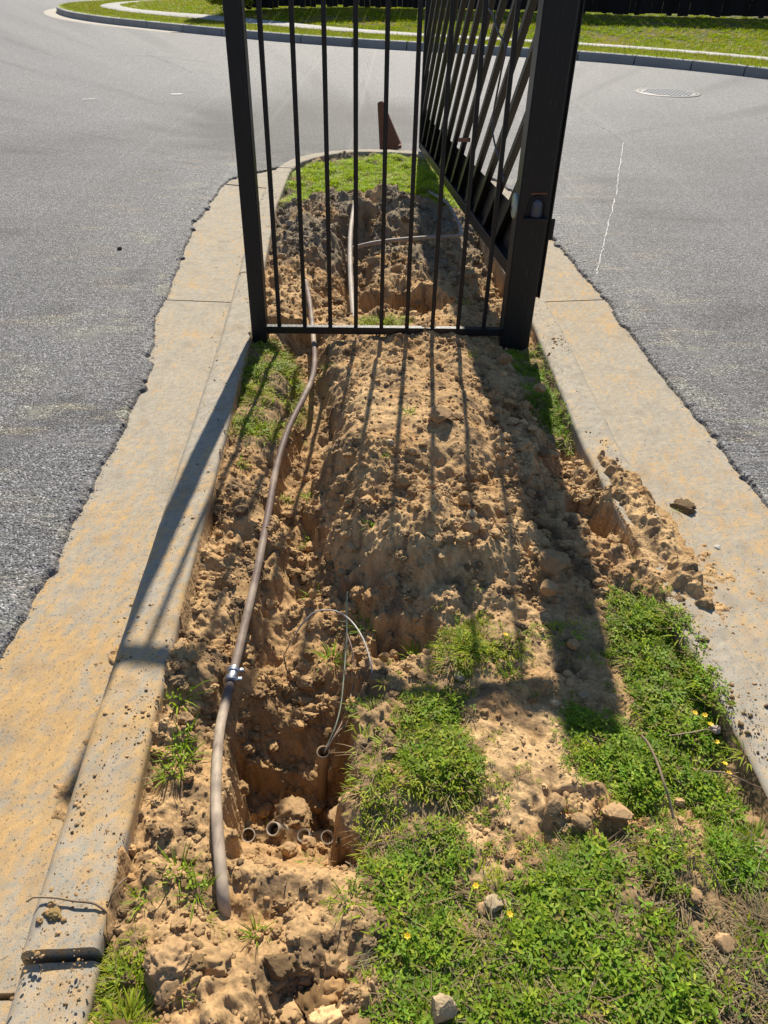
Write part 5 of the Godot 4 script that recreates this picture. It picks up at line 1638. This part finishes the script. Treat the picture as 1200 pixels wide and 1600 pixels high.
func _ready() -> void:
	# camera: held at eye height, looking steeply down along the island
	var cam := Camera3D.new()
	cam.name = "camera"
	cam.fov = 69.28
	cam.near = 0.05
	cam.far = 700.0
	cam.transform = Transform3D(Basis(Vector3.RIGHT, deg_to_rad(-36.6)) * Basis(Vector3.BACK, 0.02756), Vector3(0, 1.45, 0))
	add_child(cam)
	cam.current = true
	var env := Environment.new()
	env.background_mode = Environment.BG_SKY
	var sky := Sky.new()
	var dome := ProceduralSkyMaterial.new()
	dome.sky_top_color = Color(0.42, 0.56, 0.76)
	dome.sky_horizon_color = Color(0.8, 0.84, 0.88)
	dome.sky_curve = 0.18
	dome.ground_bottom_color = Color(0.3, 0.29, 0.27)
	dome.ground_horizon_color = Color(0.55, 0.56, 0.56)
	dome.sky_energy_multiplier = 0.72
	sky.sky_material = dome
	env.sky = sky
	env.tonemap_mode = Environment.TONE_MAPPER_LINEAR
	env.tonemap_exposure = 1.62
	env.sdfgi_enabled = true
	env.ssao_enabled = true
	env.ssil_enabled = true
	var around := WorldEnvironment.new()
	around.name = "world_environment"
	around.environment = env
	add_child(around)
	var sun := DirectionalLight3D.new()
	sun.name = "sun"
	sun.light_energy = 1.5
	sun.light_color = Color(1.0, 0.965, 0.9)
	sun.light_angular_distance = 0.53
	sun.shadow_enabled = true
	add_child(sun)
	sun.look_at_from_position(Vector3.ZERO, Vector3(-0.038, -0.905, 1.0))

	make_materials()
	conduit_path = smooth_path([Vector3(-0.265, -0.02, -0.616), Vector3(-0.267, 0.055, -0.636), Vector3(-0.274, 0.1, -0.668), Vector3(-0.305, 0.105, -0.782), Vector3(-0.327, 0.09, -0.874), Vector3(-0.348, 0.08, -1.005), Vector3(-0.353, 0.07, -1.1), Vector3(-0.354, 0.06, -1.191), Vector3(-0.356, 0.05, -1.354), Vector3(-0.356, 0.05, -1.566), Vector3(-0.362, 0.05, -1.819), Vector3(-0.372, 0.05, -2.086), Vector3(-0.367, 0.06, -2.256), Vector3(-0.353, 0.07, -2.399), Vector3(-0.324, 0.08, -2.584), Vector3(-0.305, 0.09, -2.731), Vector3(-0.312, 0.09, -2.912), Vector3(-0.338, 0.08, -3.132), Vector3(-0.358, 0.075, -3.289), Vector3(-0.383, 0.1, -3.462), Vector3(-0.424, 0.1, -3.721), Vector3(-0.469, 0.05, -4.006)], 7)
	grass_patches = [
		{"outline": PackedVector2Array([Vector2(-0.613, -3.034), Vector2(-0.475, -3.091), Vector2(-0.368, -2.886), Vector2(-0.33, -2.572), Vector2(-0.392, -2.44), Vector2(-0.39, -2.211), Vector2(-0.488, -2.227), Vector2(-0.541, -2.282)]), "label": "lush grass patch between left kerb and trench at the panel's post", "blades": 420, "weeds": 130, "straw": 30, "size": 1.0, "yellow": 1.1},
		{"outline": PackedVector2Array([Vector2(0.513, -3.041), Vector2(0.645, -3.083), Vector2(0.677, -2.658), Vector2(0.683, -2.225), Vector2(0.6, -2.308), Vector2(0.538, -2.705)]), "label": "shaded grass strip along the right kerb below the thick post", "blades": 520, "weeds": 60, "straw": 20, "size": 0.9, "yellow": 0.9},
		{"outline": PackedVector2Array([Vector2(0.635, -1.485), Vector2(0.745, -1.477), Vector2(0.77, -1.293), Vector2(0.816, -1.098), Vector2(0.823, -0.94), Vector2(0.773, -0.83), Vector2(0.636, -0.861), Vector2(0.617, -0.973), Vector2(0.602, -1.073), Vector2(0.584, -1.203), Vector2(0.587, -1.352)]), "label": "dense green strip of weeds along the right kerb, partly in the leaf's shadow", "blades": 620, "weeds": 620, "straw": 160, "size": 0.95, "yellow": 1.0},
		{"outline": PackedVector2Array([Vector2(0.451, -1.122), Vector2(0.506, -1.091), Vector2(0.589, -1.021), Vector2(0.601, -0.941), Vector2(0.564, -0.859), Vector2(0.513, -0.886), Vector2(0.45, -0.899), Vector2(0.434, -0.983)]), "label": "round leafy weed patch right of the bare soil", "blades": 120, "weeds": 330, "straw": 15, "size": 1.0, "yellow": 1.0},
		{"outline": PackedVector2Array([Vector2(0.17, -1.325), Vector2(0.273, -1.391), Vector2(0.355, -1.325), Vector2(0.355, -1.24), Vector2(0.257, -1.228), Vector2(0.148, -1.208), Vector2(0.129, -1.269)]), "label": "short grass fringe at the foot of the mound", "thin": 0.1, "blades": 190, "weeds": 70, "straw": 25, "size": 0.85, "yellow": 1.15},
		{"outline": PackedVector2Array([Vector2(0.407, -1.403), Vector2(0.477, -1.422), Vector2(0.554, -1.328), Vector2(0.521, -1.231), Vector2(0.453, -1.285)]), "label": "small weed patch in shade right of the mound's foot", "blades": 140, "weeds": 120, "straw": 8, "size": 0.95, "yellow": 0.95},
		{"outline": PackedVector2Array([Vector2(0.085, -1.119), Vector2(0.148, -1.208), Vector2(0.225, -1.123), Vector2(0.195, -1.008), Vector2(0.21, -0.944), Vector2(0.164, -0.854), Vector2(0.155, -0.772), Vector2(0.115, -0.758), Vector2(0.057, -0.796), Vector2(0.068, -0.924), Vector2(0.041, -1.037)]), "label": "column of grass and weeds between the pit and the bare soil", "thin": 0.22, "blades": 430, "weeds": 330, "straw": 130, "size": 0.95, "yellow": 1.1},
		{"outline": PackedVector2Array([Vector2(0.006, -0.718), Vector2(0.128, -0.771), Vector2(0.222, -0.724), Vector2(0.294, -0.69), Vector2(0.293, -0.644), Vector2(0.306, -0.58), Vector2(0.3, -0.423), Vector2(0.033, -0.416), Vector2(0.01, -0.533), Vector2(-0.03, -0.613)]), "label": "mixed weeds and dead stems at the bottom centre", "thin": 0.25, "blades": 480, "weeds": 560, "straw": 420, "size": 0.95, "yellow": 1.0},
		{"outline": PackedVector2Array([Vector2(0.355, -0.734), Vector2(0.468, -0.805), Vector2(0.591, -0.778), Vector2(0.581, -0.686), Vector2(0.529, -0.628), Vector2(0.541, -0.527), Vector2(0.529, -0.428), Vector2(0.29, -0.422), Vector2(0.295, -0.58), Vector2(0.306, -0.667)]), "thin": 0.17, "label": "thickest leafy weeds at the bottom right below the clods", "blades": 460, "weeds": 900, "straw": 420, "size": 1.0, "yellow": 1.0},
		{"outline": PackedVector2Array([Vector2(0.68, -0.8), Vector2(0.812, -0.818), Vector2(0.765, -0.679), Vector2(0.666, -0.694)]), "label": "small grass patch beyond the straw at the right edge", "blades": 220, "weeds": 40, "straw": 25, "size": 1.0, "yellow": 0.9},
		{"outline": PackedVector2Array([Vector2(-0.442, -0.566), Vector2(-0.373, -0.513), Vector2(-0.336, -0.416), Vector2(-0.404, -0.414), Vector2(-0.435, -0.521)]), "label": "grass patch beside the biggest clod at the front left", "blades": 200, "weeds": 40, "straw": 25, "size": 1.0, "yellow": 1.1},
		{"outline": PackedVector2Array([Vector2(-0.13, -3.415), Vector2(0.096, -3.391), Vector2(0.095, -3.26), Vector2(-0.123, -3.23)]), "label": "bright grass scrap behind the panel's bottom rail", "blades": 130, "weeds": 20, "straw": 4, "size": 1.1, "yellow": 1.2},
		{"outline": PackedVector2Array([Vector2(-0.74, -5.25), Vector2(-0.78, -6.2), Vector2(-0.62, -6.62), Vector2(-0.14, -6.94), Vector2(0.3, -6.88), Vector2(0.48, -6.4), Vector2(0.5, -5.3), Vector2(0.2, -5.55), Vector2(-0.2, -5.6), Vector2(-0.6, -5.4)]), "label": "trimmed bright lawn on the rounded tip of the island", "blades": 16000, "weeds": 600, "straw": 60, "size": 1.0, "yellow": 1.1, "bright": 1.4},
		{"outline": PackedVector2Array([Vector2(0.583, -0.674), Vector2(0.753, -0.679), Vector2(0.659, -0.431), Vector2(0.529, -0.428), Vector2(0.533, -0.607)]), "label": "matted straw and dead weeds at the bottom right corner", "blades": 40, "weeds": 30, "straw": 360, "size": 1.0, "yellow": 1.0},
		{"outline": PackedVector2Array([Vector2(-0.049, -1.161), Vector2(0.019, -1.107), Vector2(0.015, -0.923), Vector2(0.036, -0.782), Vector2(-0.019, -0.742), Vector2(-0.035, -0.891), Vector2(-0.051, -1.051)]), "label": "sparse grass along the pit's right lip", "blades": 60, "weeds": 22, "straw": 25, "size": 0.9, "yellow": 1.1},
	]
	prepare_ground()

	var s := Shape.new()
	s.tint = Color(0.2, 0.18, 0.12)
	s.box(Transform3D(Basis(), Vector3(0, -1.2, 0)), Vector3(1200, 1, 1200), 0.01)
	struct("ground", s.mesh(), M.turf, "the ground beyond the street")
	var line := kerb_line()
	build_road(line)
	build_concrete(line)
	build_soil()
	build_far_side()
	build_gate()
	build_pipes()
	build_stones()
	build_crumbs()
	build_plants()
	build_litter()
